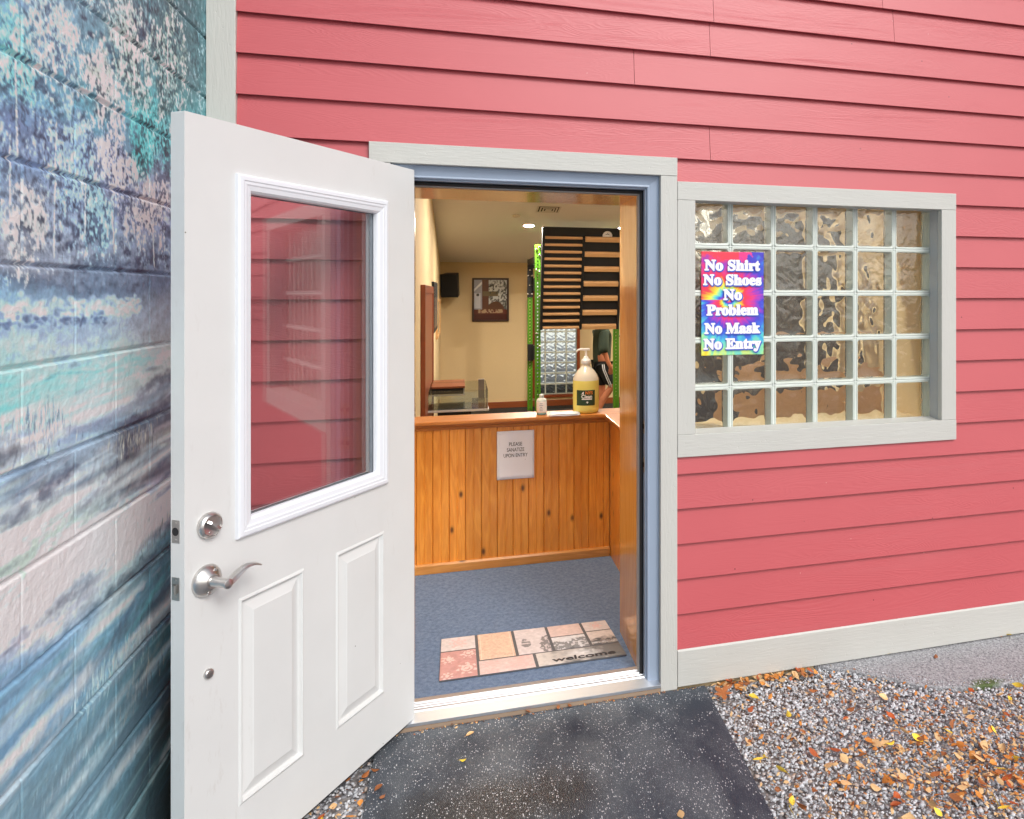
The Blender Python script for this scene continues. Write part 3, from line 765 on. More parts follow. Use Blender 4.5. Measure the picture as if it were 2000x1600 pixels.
lt_.build('lettering', M['white_ink'], jug); lt_ = MB()
for q in range(10):
    u0, u1 = -.024+.0062*q, -.024+.0062*(q+1); a_, b_ = wrap(u0, .078), wrap(u1, .078)
    lt_.add([(*a_,.0815),(*b_,.0815),(*b_,.0875),(*a_,.0875)], [(0,1,2,3)])
lt_.build('text_bar', M['white_ink'], jug); lt_ = MB()
shape = [(-.025,.113),(-.018,.116),(-.014,.124),(-.009,.1285),(-.006,.127),(-.008,.119),(-.006,.1125),(-.010,.112),(-.012,.114)]
lt_.add([(*wrap(u_-.005, .078), z_) for u_, z_ in shape], [tuple(range(len(shape)))])
lt_.build('emblem', M['white_ink'], jug); lt_ = MB()
shape = [(-.001,.066),(.003,.0675),(.008,.0715),(.013,.069),(.018,.066),(.012,.0655),(.0115,.060),(.006,.060),(.0055,.0655)]
lt_.add([(*wrap(u_, .078), z_) for u_, z_ in shape], [tuple(range(len(shape)))])
lt_.build('emblem', M['white_ink'], jug)

sb = thing('small_bottle', 'small white labelled bottle with pale blue base on the ledge', 'bottle', (.452, 1.425, .9558))
b_ = MB(); b_.lathe([(.0001,.001),(.026,0),(.029,.004),(.0295,.012),(.0295,.080),(.027,.088),(.018,.095),(.0125,.098),(.0125,.104)], 28, 0, None, True, [1,1,1,0,0,0,0,0,0])
b_.build('bottle_body', [plain('clear_bottle_plastic', lin(206,214,214), .2, .02), plain('blue_gel', lin(130,190,206), .2, .02)], sb)
b_ = MB(); b_.lathe([(.0135,.101),(.014,.103),(.014,.112),(.012,.116),(.0001,.117)], 20); b_.build('cap', plain('clear_cap', lin(190,196,196), .3), sb)
b_ = MB(); b_.lathe([(.0298,.016),(.0299,.017),(.0299,.076),(.0298,.077)], 28); b_.build('label', M['white_plastic'], sb)
tx = MB()
for q, wd in enumerate((.016, .022, .012, .020, .018)):
    for s_ in range(4):
        u0 = -wd/2+wd*s_/4; a_, b2 = wrap(u0, .0301), wrap(u0+wd/4, .0301); z0 = .064-.010*q
        tx.add([(*a_,z0),(*b2,z0),(*b2,z0+.003),(*a_,z0+.003)], [(0,1,2,3)])
tx.build('print', plain('pale_blue_print', lin(120,150,180), .5), sb)

npk = MB()
for L, (dx, dy, rz) in enumerate(((0,0,0), (.006,.004,3), (-.004,.006,-4))):
    vs = []; fs = []
    for i in range(9):
        for j in range(6):
            u_, v_ = i/8-.5, j/5-.5
            vs.append((u_*.165+dx, v_*.10+dy+.012*u_, .0012+.0045*L+.004*max(0, u_-.2)*(1+v_)+.0012*math.sin(u_*9+L*2+v_*4)))
    for i in range(8):
        for j in range(5): fs.append((i*6+j, (i+1)*6+j, (i+1)*6+j+1, i*6+j+1))
    T = Matrix.Rotation(R(rz), 4, 'Z'); npk.add([T @ Vector(p) for p in vs], fs, 0, True)
npk_o = npk.build('napkin', M['paper']); npk_o.location = (.578, 1.375, .9556); npk_o.rotation_euler = (0, 0, R(-8))
sol = npk_o.modifiers.new('thick', 'SOLIDIFY'); sol.thickness = .0012
tag(npk_o, 'folded white paper towel lying on the ledge by the jug', 'paper towel')

# ------------------------------------------------------------------ doormat
dm = thing('doormat', 'welcome doormat printed with pink and grey tiles on blue carpet', 'doormat', (.293, .372, .1055))
Q = [Vector(p)-Vector((.293,.372)) for p in ((-.083,.197),(.683,.198),(.656,.541),(-.084,.559))]
bs = MB(); bs.prism([(p.x, p.y) for p in Q], 0, .0075, 'z'); bs.build('rubber_base', plain('dark_mat_rubber', lin(88,88,92), .7, .1, 60, .4), dm, .001)
def matpt(u_, v_):
    a = Q[0]*(1-u_)+Q[1]*u_; b = Q[3]*(1-u_)+Q[2]*u_; return a*(1-v_)+b*v_
def fbm(x, y, sx, sy, seed, octv=4, pers=.55):
    r_ = np.random.default_rng(seed); out = np.zeros_like(x); amp = 1; tot = 0
    for o_ in range(octv):
        G = r_.random((64, 64)); fx = (x*sx*2**o_) % 63; fy = (y*sy*2**o_) % 63
        ix = np.floor(fx).astype(int); iy = np.floor(fy).astype(int); tx_ = fx-ix; ty_ = fy-iy
        tx_ = tx_*tx_*(3-2*tx_); ty_ = ty_*ty_*(3-2*ty_); jx = (ix+1) % 63; jy = (iy+1) % 63
        out += amp*((G[ix,iy]*(1-tx_)+G[jx,iy]*tx_)*(1-ty_)+(G[ix,jy]*(1-tx_)+G[jx,jy]*tx_)*ty_); tot += amp; amp *= pers
    return out/tot
tiles = [ # u0,u1,v0,v1 (v up = towards the room), kind
 (0,.195,.665,1,'pale'), (0,.195,0,.64,'rose'), (.21,.41,.34,1,'orange'), (.425,.615,.34,1,'pinkgrey'), (.63,.83,.70,1,'pink'), (.63,.83,.34,.675,'whitetree'),
 (.845,1,.74,1,'pale'), (.845,1,.36,.715,'dusk'), (.205,.50,0,.315,'pinkleaf'), (.515,1,0,.315,'welcome')]
for u0, u1, v0, v1, kd in tiles:
    nu, nv = max(20, int((u1-u0)*260)), max(14, int((v1-v0)*130))
    U, V = np.meshgrid(np.linspace(u0+.001, u1-.001, nu), np.linspace(v0-.003, v1-.000, nv), indexing='ij')
    P = np.zeros((nu, nv, 3))
    A0 = np.array(Q[0][:2]); A1 = np.array(Q[1][:2]); A2 = np.array(Q[2][:2]); A3 = np.array(Q[3][:2])
    P[..., :2] = ((A0*(1-U[...,None])+A1*U[...,None])*(1-V[...,None])+(A3*(1-U[...,None])+A2*U[...,None])*V[...,None])
    edge_ = np.minimum(np.minimum(U-u0, u1-U)*2, np.minimum(V-v0, v1-V)); P[..., 2] = .0082+.0016*np.clip(edge_/.03, 0, 1)
    seed = int(u0*100+v0*7)+5
    n1 = fbm(U*2, V, 9, 9, seed); n2 = fbm(U*2, V, 30, 30, seed+1, 3)
    c = lambda *x: np.array(lin(*x))
    base = {'pale': c(214,202,200), 'rose': c(196,136,130), 'orange': c(216,176,150), 'pinkgrey': c(212,200,200), 'pink': c(214,186,178), 'whitetree': c(216,216,220), 'dusk': c(214,200,194), 'pinkleaf': c(216,190,184), 'welcome': c(206,198,192)}[kd]
    base = base*.80+np.array(lin(196,192,192))*.20
    Cc = np.ones((nu, nv, 3))*base*(.80+.34*n2[..., None]+.10*(fbm(U*2, V, 80, 80, 71, 2)[..., None]-.5))
    def lay(msk, col): 
        global Cc
        Cc = Cc*(1-msk[..., None])+np.array(col)*msk[..., None]
    uu, vv = (U-u0)/(u1-u0), (V-v0)/(v1-v0)
    if kd in ('rose', 'pinkleaf', 'pale'):
        mk = np.zeros_like(U)
        for cx_, cy_, rr in ((.72,.30,.30),(.22,.68,.22),(.78,.84,.24),(.2,.1,.18)) if kd != 'pale' else ((.5,.5,.28),):
            a_ = np.arctan2((vv-cy_)*(1.3 if kd == 'rose' else .7), uu-cx_); d_ = np.hypot((vv-cy_)*(1.3 if kd == 'rose' else .7), uu-cx_)
            pet = rr*(.72+.28*np.cos(a_*7+n1*5)); mk = np.maximum(mk, ((d_ < pet) & (n2+.25*np.sin(d_*60) > .38)).astype(float))
        lay(mk*.7, lin(234,210,204) if kd == 'rose' else lin(218,172,168))
    if kd == 'orange':
        lay(((np.abs(uu-.93) < .012) | (np.abs(uu-.07) < .012)).astype(float)*.6, lin(240,224,210)); lay((fbm(U*2, V, 60, 60, 9, 2) > .55).astype(float)*.5, lin(238,204,176))
    if kd in ('pinkgrey', 'whitetree'):
        for cx_, cy_, rr in ((.28,.42,.16),(1.0,.22,.34)) if kd == 'pinkgrey' else ((.1,.15,.42),(.8,.35,.38)):
            d_ = np.hypot((vv-cy_)*.8, uu-cx_); lay(((d_ < rr*(.6+.8*n1)) & (n2 > .42)).astype(float)*.8, lin(92,92,94))
    if kd == 'dusk':
        lay(np.clip((.62-vv+(n1-.5)*.9)*4, 0, 1)*(.55+.4*(n2 > .45)), lin(70,72,76)); lay(((np.abs(vv-.1) < .06) & (n2 > .45)).astype(float)*.7, lin(214,214,216))
    if kd == 'welcome':
        lay(np.clip((uu-.22+(n1-.5)*.9)*2.6, 0, 1)*.85, lin(84,86,88)); lay(np.clip(1-np.hypot((uu-.52)*4, (vv-.6)*2.2)+(n2-.5), 0, 1)*.85, lin(222,222,224))
        lay(np.clip(1-np.hypot((uu-.28)*5, (vv-.5)*1.4)+(n2-.5)*2, 0, 1)*.3, lin(90,90,92))
    grid_mesh('tile_panel', P, Cc, [M['mat_print']], dm)
v_, f_ = text_mesh('welcome', .075, .0014, .0008)
wx = v_[:, 0]; wid = wx.max()-wx.min()
tx = MB(); tx.add([(.008+.205+(p[0]/wid)*.27, -.158+p[1]*.62, .0106+p[2]*.6) for p in v_], f_); tx.build('lettering', plain('grey_raised_letters', lin(44,44,48), .5), dm)

# ------------------------------------------------------------------ rubber mat outside
def rubber_mat():
    m = NT('speckled_rubber'); co = m.coord(); 
    big = m.noise(m.coord((1,.55,1), rot=(0,0,R(25))), 3.2, 5, .6); fine = m.noise(m.coord((6,1,1)), 60, 3, .6)
    vo = m.vor(m.coord((1.0,.55,1)), 165.0); sep = m.n('SeparateColor'); m.l(vo.outputs['Color'], sep.inputs[0])
    thr = m.math('MULTIPLY_ADD', sep.outputs[0], .32); thr.node.inputs[2].default_value = 0.02
    fleck = m.math('MULTIPLY', m.math('LESS_THAN', vo.outputs['Distance'], thr), m.math('GREATER_THAN', m.math('ADD', m.noise(co, 14, 4, .65), m.math('MULTIPLY', big, .5)), .70))
    vo2 = m.vor(m.coord((1.2,.5,1)), 330.0); sep2 = m.n('SeparateColor'); m.l(vo2.outputs['Color'], sep2.inputs[0])
    fl2 = m.math('MULTIPLY', m.math('LESS_THAN', vo2.outputs['Distance'], .30), m.math('GREATER_THAN', sep2.outputs[1], .40))
    fl2 = m.math('MULTIPLY', fl2, m.ramp(big, [(.36, .12), (.56, .95)]))
    base = m.mix(m.ramp(big, [(.38, 0), (.60, 1)]), lin(42,52,66), lin(88,94,101))
    # damp, darker patch left by foot traffic by the sill
    sx = m.n('SeparateXYZ'); m.l(co, sx.inputs[0])
    dx = m.math('MULTIPLY', m.math('SUBTRACT', sx.outputs[0], -.22), 2.6); dy = m.math('MULTIPLY', m.math('SUBTRACT', sx.outputs[1], .30), 5.5)
    dd = m.math('SQRT', m.math('ADD', m.math('MULTIPLY', dx, dx), m.math('MULTIPLY', dy, dy)))
    wet = m.ramp(m.math('ADD', dd, m.math('MULTIPLY', m.math('SUBTRACT', big, .5), 1.4)), [(.45, 1), (1.0, 0)])
    base = m.mix(m.math('MULTIPLY', wet, .8), base, lin(26,28,30))
    c = m.mix(fl2, base, lin(150,154,158)); c = m.mix(fleck, c, lin(206,206,210))
    wave = m.n('TexWave'); wave.inputs['Scale'].default_value = 55; m.l(m.coord(rot=(0,0,R(28))), wave.inputs[0])
    h = m.math('ADD', m.math('MULTIPLY', wave.outputs[1], .5), m.math('ADD', m.math('MULTIPLY', fleck, .8), fine))
    return m.fin(c, m.mix(wet, .55, .32), m.bump(h, .45, .003))
rm = MB(); RMC = Vector((.33,-.8,.046))
cor = [(.958,-.031),(.921,-.809),(.885,-1.62),(-.300,-1.60),(-.2905,-.46),(-.2885,-.031)]
rm.prism([(x_-RMC.x, y_-RMC.y) for x_, y_ in cor], 0, .013, 'z')
o = rm.build('rubber_mat', rubber_mat(), None, .003); o.location = RMC
tag(o, 'dark speckled rubber mat on the gravel in front of the threshold', 'mat')

# ------------------------------------------------------------------ poster
po = thing('poster', 'tie dye mask and shoes poster taped on the glass blocks', 'poster', (1.115, .060, 1.617))
n1_, n2_ = 110, 170
U, V = np.meshgrid(np.linspace(-.5, .5, n1_), np.linspace(-.5, .5, n2_), indexing='ij')
X_, Z_ = U*.284, V*.440
cxp, czp = -.02, .015
rr = np.hypot(X_-cxp, Z_-czp)+1e-4; aa = np.arctan2(Z_-czp, X_-cxp)
na = fbm(np.cos(aa)*2+4, np.sin(aa)*2+4, 5, 5, 77, 3); nb = fbm(X_*10+5, Z_*10+9, 3, 3, 78, 4)
ph_ = (np.log(rr/.02)*.95-aa/(2*math.pi)*1.0+(na-.5)*.55+(nb-.5)*.35) % 2.0/2.0
pal = np.array([lin(70,60,205), lin(60,110,225), lin(80,205,222), lin(150,232,170), lin(252,240,70), lin(255,190,50), lin(252,60,70), lin(246,48,92), lin(236,50,130), lin(170,52,190), lin(84,64,206)])
xi = ph_*10; i0 = np.floor(xi).astype(int).clip(0, 9); tt = (xi-i0)[..., None]; Cc = pal[i0]*(1-tt)+pal[i0+1]*tt
top_ = np.clip((V-.33)*8+(nb-.5)*3, 0, 1)[..., None]; Cc = Cc*(1-top_)+top_*np.where((U+nb*.4 > .48)[..., None], np.array(lin(76,66,200)), np.where((U > .1)[..., None], np.array(lin(246,60,140)), np.array(lin(250,62,84))))
P = np.stack([X_, .0015*np.sin(U*6+1)+.0008*np.sin(V*9), Z_], -1)
pp = grid_mesh('sheet', P, Cc, [M['poster']], po)
sol = pp.modifiers.new('thick', 'SOLIDIFY'); sol.thickness = .0008; sol.offset = 1
M['letter_blue'] = plain('blue_letter_shadow', lin(46,84,196), .45); M['letter_white'] = plain('pinkish_white_letters', lin(250,240,248), .45)
lines = [('No Shirt', .146, .250), ('No Shoes', .084, .262), ('No', .021, .082), ('Problem', -.044, .232), ('No Mask', -.122, .250), ('No Entry', -.188, .258)]
for s_, z_, wd in lines:
    v_, f_ = text_mesh(serif(s_), .066, .0004, .0002, space=1.0)
    ctr = (v_[:, 0].max()+v_[:, 0].min())/2; k_ = min(1.12, wd/(v_[:, 0].max()-v_[:, 0].min()))
    sh_, wt_ = MB(), MB()
    for mb, rad, dx, dz, yy in ((sh_, .0054, .0026, -.0026, -.0034), (wt_, .0026, 0, 0, -.0042)):
        for q in range(13):
            a_ = q*math.pi/6; rq = rad if q < 12 else 0; yq = yy-.00003*q
            mb.add([((p[0]-ctr)*k_+dx-.002+rq*math.cos(a_), yq+p[2], p[1]*.92+z_-.004+dz+rq*math.sin(a_)) for p in v_], f_)
    sh_.build('letter_shadow', M['letter_blue'], po); wt_.build('lettering', M['letter_white'], po)
for x_, z_, a_ in ((-.125,.222,20),(.125,.222,-10),(-.128,-.222,-15),(.120,-.221,30)):
    tp = MB(); tp.box(-.016,.016,-.0012,-.0006,-.008,.008,0,Matrix.Translation((x_,0.0008,z_)) @ Matrix.Rotation(R(a_),4,'Y')); tp.build('tape', M['clear'], po)

# ------------------------------------------------------------------ power rack
rk = thing('power_rack', 'lime green power rack with black braces in the back room', 'power rack', (1.6, 8.1, ZF))
def upright(height, w_=.076, pitch=.0508, hr=.0135):
    mb = MB(); h = w_/2; n_ = int(height/pitch)
    for yy in (-h, h):
        for k_ in range(n_):
            z0, z1 = k_*pitch, (k_+1)*pitch if k_ < n_-1 else height
            zc_ = k_*pitch+pitch/2
            O = [(-h,yy,z0),(0,yy,z0),(h,yy,z0),(h,yy,zc_),(h,yy,z1),(0,yy,z1),(-h,yy,z1),(-h,yy,zc_)]
            I = [(hr*math.cos(R(a)), yy, zc_+hr*math.sin(R(a))) for a in (225,270,315,0,45,90,135,180)]
            mb.add(O+I, [(q, (q+1) % 8, 8+(q+1) % 8, 8+q) for q in range(8)])
    mb.add([(-h,-h,0),(-h,h,0),(-h,h,height),(-h,-h,height)], [(0,1,2,3)]); mb.add([(h,-h,0),(h,h,0),(h,h,height),(h,-h,height)], [(0,1,2,3)])
    mb.add([(-h,-h,height),(h,-h,height),(h,h,height),(-h,h,height)], [(0,1,2,3)])
    return mb
up_ = upright(2.65); 
ups = [(1.04,7.5,2.65),(2.165,7.5,2.65),(1.054,8.85,2.50),(2.18,8.85,2.50)]
um = None
for x_, y_, hh in ups:
    o = upright(hh).build('upright', M['green'], rk); o.location = (x_-1.6, y_-8.1, 0)
def rb(name, mat, *boxes, bev=.003):
    mb = MB()
    for b in boxes: mb.box(b[0]-1.6, b[1]-1.6, b[2]-8.1, b[3]-8.1, b[4]-ZF, b[5]-ZF)
    return mb.build(name, mat, rk, bev)
for x_ in (1.04, 2.165):
    rb('side_beam', M['black'], (x_-.03, x_+.03, 7.54, 8.81, 2.10, 2.19)); rb('side_beam', M['black'], (x_-.03, x_+.03, 7.54, 8.81, ZF+.03, ZF+.11))
rb('cross_beam', M['black'], (1.10, 2.14, 8.82, 8.88, 2.06, 2.13)); rb('cross_beam', M['black'], (1.078, 2.127, 7.47, 7.53, 2.20, 2.28))
rb('cross_beam', M['black'], (1.10, 2.14, 8.82, 8.88, ZF+.03, ZF+.10))
rb('bracket', M['black'], (1.008, 1.100, 8.79, 8.806, 1.60, 1.98)); rb('bracket', M['black'], (1.08, 1.14, 8.6, 8.8, 1.70, 1.90)); rb('bracket', M['black'], (1.010, 1.098, 8.785, 8.803, 1.97, 2.16))
rb('j_cup', M['black'], (1.012, 1.10, 8.74, 8.80, .60, .86), (1.09, 1.12, 8.70, 8.80, .62, .84))
rb('bracket', M['black'], (2.205, 2.30, 7.46, 7.54, 1.70, 1.77)); rb('bracket', M['black'], (2.205, 2.30, 7.46, 7.54, 1.57, 1.65))
for x_ in (1.04, 2.165): rb('foot_plate', M['black'], (x_-.06, x_+.16, 7.40, 7.62, ZF, ZF+.24))
bo = MB(); bo.lathe([(.016,0),(.017,.008),(.012,.016),(.0001,.017)], 10); bolt0 = bo.build('bolt', M['bolt'], rk)
bolt0.location = (1.06-1.6, 7.455-8.1, 2.31-ZF); bolt0.rotation_euler = (R(90), 0, 0)
for x_, y_, z_ in ((1.06,7.455,2.20),(1.06,7.455,1.97),(1.015,7.455,2.28),(1.015,7.455,1.99),(1.06,7.455,1.62),(2.20,7.455,1.83),(2.20,7.455,1.52),(1.06,7.455,.92),(1.02,7.455,1.10),(2.21,7.455,1.05),(1.02,8.785,2.13),(1.075,8.785,2.13),(1.02,8.785,1.94),(1.075,8.785,1.94),(1.02,8.785,1.65),(1.075,8.785,1.65),(1.05,8.785,2.03),(1.05,8.785,1.79)):
    c = bolt0.copy(); COL.objects.link(c); c.location = (x_-1.6, y_-8.1, z_-ZF)

# ------------------------------------------------------------------ climbing board (black board with wooden rungs) hung on the rack
HB = Vector((1.6, 7.3, 1.167)); tilt = math.atan2(.35, 1.385)
cb = thing('climbing_board', 'black overhanging campus board with two columns of wooden rungs', 'climbing board', HB, (tilt, 0, 0))
HL = math.hypot(.35, 1.385)
b_ = MB(); b_.box(-.553, .553, 0, .03, 0, HL); cbb = b_.build('backboard', M['black_ply'], cb, .004)
b_ = MB(); b_.box(-.553, -.520, -.055, -.0005, 0, HL); b_.box(-.005, .022, -.055, -.0005, 0, HL-.14); b_.box(.522, .553, -.055, -.0005, 0, HL); b_.build('frame_rail', M['black_ply'], cb, .003)
n14 = 14
for q in range(n14):
    r_ = MB(); r_.prism([(-.0005,-.018),(-.034,-.016),(-.042,.002),(-.036,.015),(-.0005,.018)], -.515, -.010, 'x')
    o = r_.build('rung', M['rung'], cb, .003); o.location = (0, -.0005, .008+.016+q*(HL-.145-.02)/(n14-1))
for q in range(7):
    r_ = MB(); r_.prism([(-.0005,-.036),(-.045,-.034),(-.052,.014),(-.045,.034),(-.0005,.037)], .028, .517, 'x')
    o = r_.build('rung', M['rung'], cb, .004); o.location = (0, -.0005, .032+q*(HL-.155-.03)/6)
lg = MB(); lg.lathe([(.068,0),(.068,.004),(.0001,.0045)], 32, 0, Matrix.Translation((.335,-.001,HL-.105)) @ Matrix.Rotation(R(90),4,'X')); 
lg.build('badge', M['white_plastic'], cb)
lg = MB(); lg.prism([(.30,HL-.088),(.325,HL-.078),(.335,HL-.068),(.348,HL-.078),(.37,HL-.088),(.345,HL-.086),(.335,HL-.080),(.322,HL-.086)], -.0068, -.0058, 'y'); lg.build('badge_mark', M['black'], cb)

# ------------------------------------------------------------------ room things
def ceil_thing(name, label, cat, x_, y_, group=None):
    return thing(name, label, cat, (x_, y_, zc(y_)-.0005), (-math.atan(SL), 0, 0), group)
def can_light(label, x_, y_, group='recessed ceiling lights'):
    t_ = ceil_thing('ceiling_light', label, 'ceiling light', x_, y_, group)
    a = MB(); a.lathe([(.062,-.002),(.066,-.010),(.090,-.012),(.096,-.004),(.097,0)], 32); a.build('trim_ring', M['white_plastic'], t_)
    a = MB(); a.lathe([(.0001,-.0062),(.063,-.006)], 24); a.build('lens', M['lamp'], t_)
    return t_
can_light('round lit ceiling light left of the black climbing board', .906, 7.36)
can_light('round lit ceiling light peeking out above right corner of climbing board', 2.233, 7.39)
for x_, y_ in ((.906,4.9),(2.233,4.9),(3.56,7.39),(.26,.85)):  # unseen lights added to brighten the interior; the last one serves the vestibule
    can_light('unseen round ceiling light added to brighten the interior', x_, y_)
vt = ceil_thing('ceiling_vent', 'square white air vent in the sloped ceiling', 'air vent', 1.08, 6.53)
a = MB()
for s0, s1, z_ in ((.150,.128,-.006),(.112,.092,-.010),(.076,.056,-.013),(.040,.0,-.015)):
    if s1: a.box(-s0,s0,-s0,-s1,z_,z_+.003); a.box(-s0,s0,s1,s0,z_,z_+.003); a.box(-s0,-s1,-s1,s1,z_,z_+.003); a.box(s1,s0,-s1,s1,z_,z_+.003)
    else: a.box(-s0,s0,-s0,s0,z_,z_+.003)
a.build('louvres', plain('vent_metal', lin(214,206,192), .5), vt)
a = MB(); a.box(-.14,.14,-.14,.14,-.0012,-.0004); a.build('duct_shade_sheet', plain('duct_shade_paint', lin(44,36,30), .8), vt)  # thin dark sheet, the shade inside the duct put in as colour
sm = ceil_thing('smoke_detector', 'small round white disc on the sloped ceiling', 'smoke detector', .70, 6.87)
a = MB(); a.lathe([(.052,0),(.054,-.006),(.048,-.018),(.040,-.022),(.0001,-.023)], 28); a.build('housing', plain('cream_plastic', lin(220,206,186), .5), sm)
spk = thing('speaker', 'black loudspeaker hung in the back left corner near the ceiling', 'speaker', (-.155, 9.62, 1.80), (R(8), 0, R(-14)))
a = MB(); a.prism([(-.14,-.13),(.14,-.13),(.10,.13),(-.10,.13)], -.19, .19, 'z'); a.build('cabinet', M['black'], spk, .008)
a = MB(); a.box(-.125,.125,-.138,-.1305,-.175,.175); a.build('grille', plain('black_grille', (.01,.01,.01), .8, .3, 300, .5), spk, .004)
a = MB(); a.box(-.02,.02,.12,.30,-.02,.02); a.build('bracket', M['black'], spk)

pf_ = thing('picture_frame', 'dark framed picture with painted glass reflections on the back wall', 'picture', (.487, YB, 1.552))
a = MB(); W2, H2 = .303, .372
for b in ((-W2,W2,-H2,-H2+.032),(-W2,W2,H2-.032,H2),(-W2,-W2+.032,-H2+.032,H2-.032),(W2-.032,W2,-H2+.032,H2-.032)): a.box(b[0],b[1],-.030,-.0005,b[2],b[3])
a.build('frame', plain('dark_brown_frame', lin(52,26,16), .35), pf_, .003)
U, V = np.meshgrid(np.linspace(-1, 1, 90), np.linspace(-1, 1, 110), indexing='ij')
Cc = np.ones((90,110,3))*np.array(lin(150,150,150)); nn = fbm(U+3, V+3, 12, 12, 31, 3)  # reflections of the room in the glass, painted on as flat colour
def setc(mask, *col): Cc[mask] = np.array(lin(*col))
setc(U > -.12, 150,150,146); setc((U > -.12) & (nn > .52), 206,208,208); setc((U > -.12) & (nn < .40), 84,86,84)
setc(U < -.52, 168,172,190); setc((U < -.52) & (np.abs(V-.55-(U+.9)*.8) < .07), 236,238,244); setc((U < -.6) & (np.abs(V+.05) < .38), 214,218,232); setc((np.hypot((U+.78)*.8, V-.25) < .07), 24,26,40)
setc((U > -.52) & (U < -.12), 92,52,34); setc((U > -.5) & (U < .45) & (np.abs(V-.30) < .12), 110,96,64); setc((U > -.1) & (U < .4) & (np.abs(V-.52) < .22) & (nn < .5), 60,62,58)
setc((np.hypot((U-.32)/.5, (V+.50)/.42) < 1) & (V > -.5), 92,56,34); setc(V < -.48, 96,40,26); setc((V < -.48) & (V > -.66) & (np.abs(U) < .75) & (nn > .45), 176,150,118); setc(V < -.72, 74,26,16)
P = np.stack([U*(W2-.03), np.full_like(U, -.008), V*(H2-.03)], -1); grid_mesh('print', P, Cc, [M['painted_reflection']], pf_)

wp = thing('wall_picture', 'black framed picture on the left wall seen edge on', 'picture', (XL, 6.75, 1.495))
a = MB(); a.box(.0005,.030,-.62,.62,-.305,.305); a.build('frame', M['black'], wp, .003)
a = MB(); a.box(.0302,.0312,-.57,.57,-.255,.255); a.build('print', plain('dark_grey_print', lin(66,72,80), .2), wp)
wp = thing('wall_picture', 'light wood framed picture on the left wall past the black one', 'picture', (XL, 8.30, 1.305))
a = MB()
for b in ((-.72,.72,-.275,-.24),(-.72,.72,.24,.275),(-.72,-.685,-.24,.24),(.685,.72,-.24,.24)): a.box(.0005,.028,b[0],b[1],b[2],b[3])
a.build('frame', M['rung'], wp, .002)
a = MB(); a.box(.0005,.010,-.685,.685,-.24,.24); a.build('print', plain('tan_print', lin(200,178,136), .4), wp)

shf = thing('wall_shelf', 'brown wooden shelf box with dark underside on the left wall', 'shelf', (XL, 5.25, .66))
a = MB(); a.box(.0405,.372,-.30,.30,.022,.044); a.build('top', M['redwood_h'], shf, .003)
a = MB(); a.box(.0405,.355,-.27,.30,-.040,.0215); a.build('box', M['black'], shf, .003)
a = MB(); a.box(.0405,.368,-.285,-.2705,-.055,-.043); a.box(.356,.368,-.2700,.30,-.055,.0215); a.build('edge_trim', plain('grey_edge', lin(170,168,164), .4), shf)

bn = thing('clear_bin', 'clear acrylic tray with pale rim on a black stand behind the ledge', 'tray', (-.02, 4.85, ZF))
a = MB(); z0, z1 = .615, .64
zz0, zz1 = .83, 1.02
a.box(-.28,.275,-.40,-.394,zz0,zz1); a.box(-.28,.275,.394,.40,zz0,zz1); a.box(.269,.275,-.393,.393,zz0,zz1); a.box(-.28,-.274,-.393,.393,zz0,zz1); a.box(-.273,.268,-.393,.393,zz0,zz0+.006)
a.build('acrylic_wall', M['clear'], bn)
a = MB(); a.box(-.285,.280,-.408,-.4005,zz0-.012,zz0+.008); a.box(.2755,.2830,-.40,.40,zz0-.012,zz0+.006); a.build('rim', M['white_plastic'], bn, .002)
a = MB(); a.box(.20,.262,.33,.39,zz0+.006,zz1+.02); a.build('post', plain('grey_post', lin(120,110,100), .5), bn)
a = MB(); a.box(-.20,.12,-.2,.25,.62,zz0-.014); a.box(-.03,.03,-.03,.03,.03,.62); a.box(-.25,.25,-.25,.25,0,.03); a.build('stand', M['black'], bn, .004)

# plywood climbing wall and dark curtain seen only through the glass blocks
cw = thing('climbing_wall', 'tan plywood climbing wall seen through the glass blocks', 'climbing wall', (3.0, 3.4, ZF))
a = MB(); a.prism([(-.6,0),(1.28,0),(1.28,.06),(-.6,.06)], 0, 1.22, 'z', 0, Matrix.Rotation(R(-20),4,'Z')); a.build('panel', M['ply'], cw)
a = MB(); a.prism([(-.6,.07),(-.52,.07),(-.52,.16),(-.6,.16)], 0, 1.2, 'z', 0, Matrix.Rotation(R(-20),4,'Z')); a.prism([(1.2,.07),(1.28,.07),(1.28,.16),(1.2,.16)], 0, 1.2, 'z', 0, Matrix.Rotation(R(-20),4,'Z')); a.build('stud', M['ply'], cw)
ct = MB(); vs = []; fs = []
for i in range(60):
    for j in range(2): vs.append((2.15+i*.034, 4.6+.04*math.sin(i*.9), ZF+.05+j*2.75))
for i in range(59): fs.append((2*i, 2*i+2, 2*i+3, 2*i+1))
ct.add(vs, fs, 0, True); o = ct.build('curtain', plain('dark_grey_cloth', lin(112,107,101), .8)); sol = o.modifiers.new('thick', 'SOLIDIFY'); sol.thickness = .004
tag(o, 'dark grey hanging curtain seen blurred through the glass blocks', 'curtain')

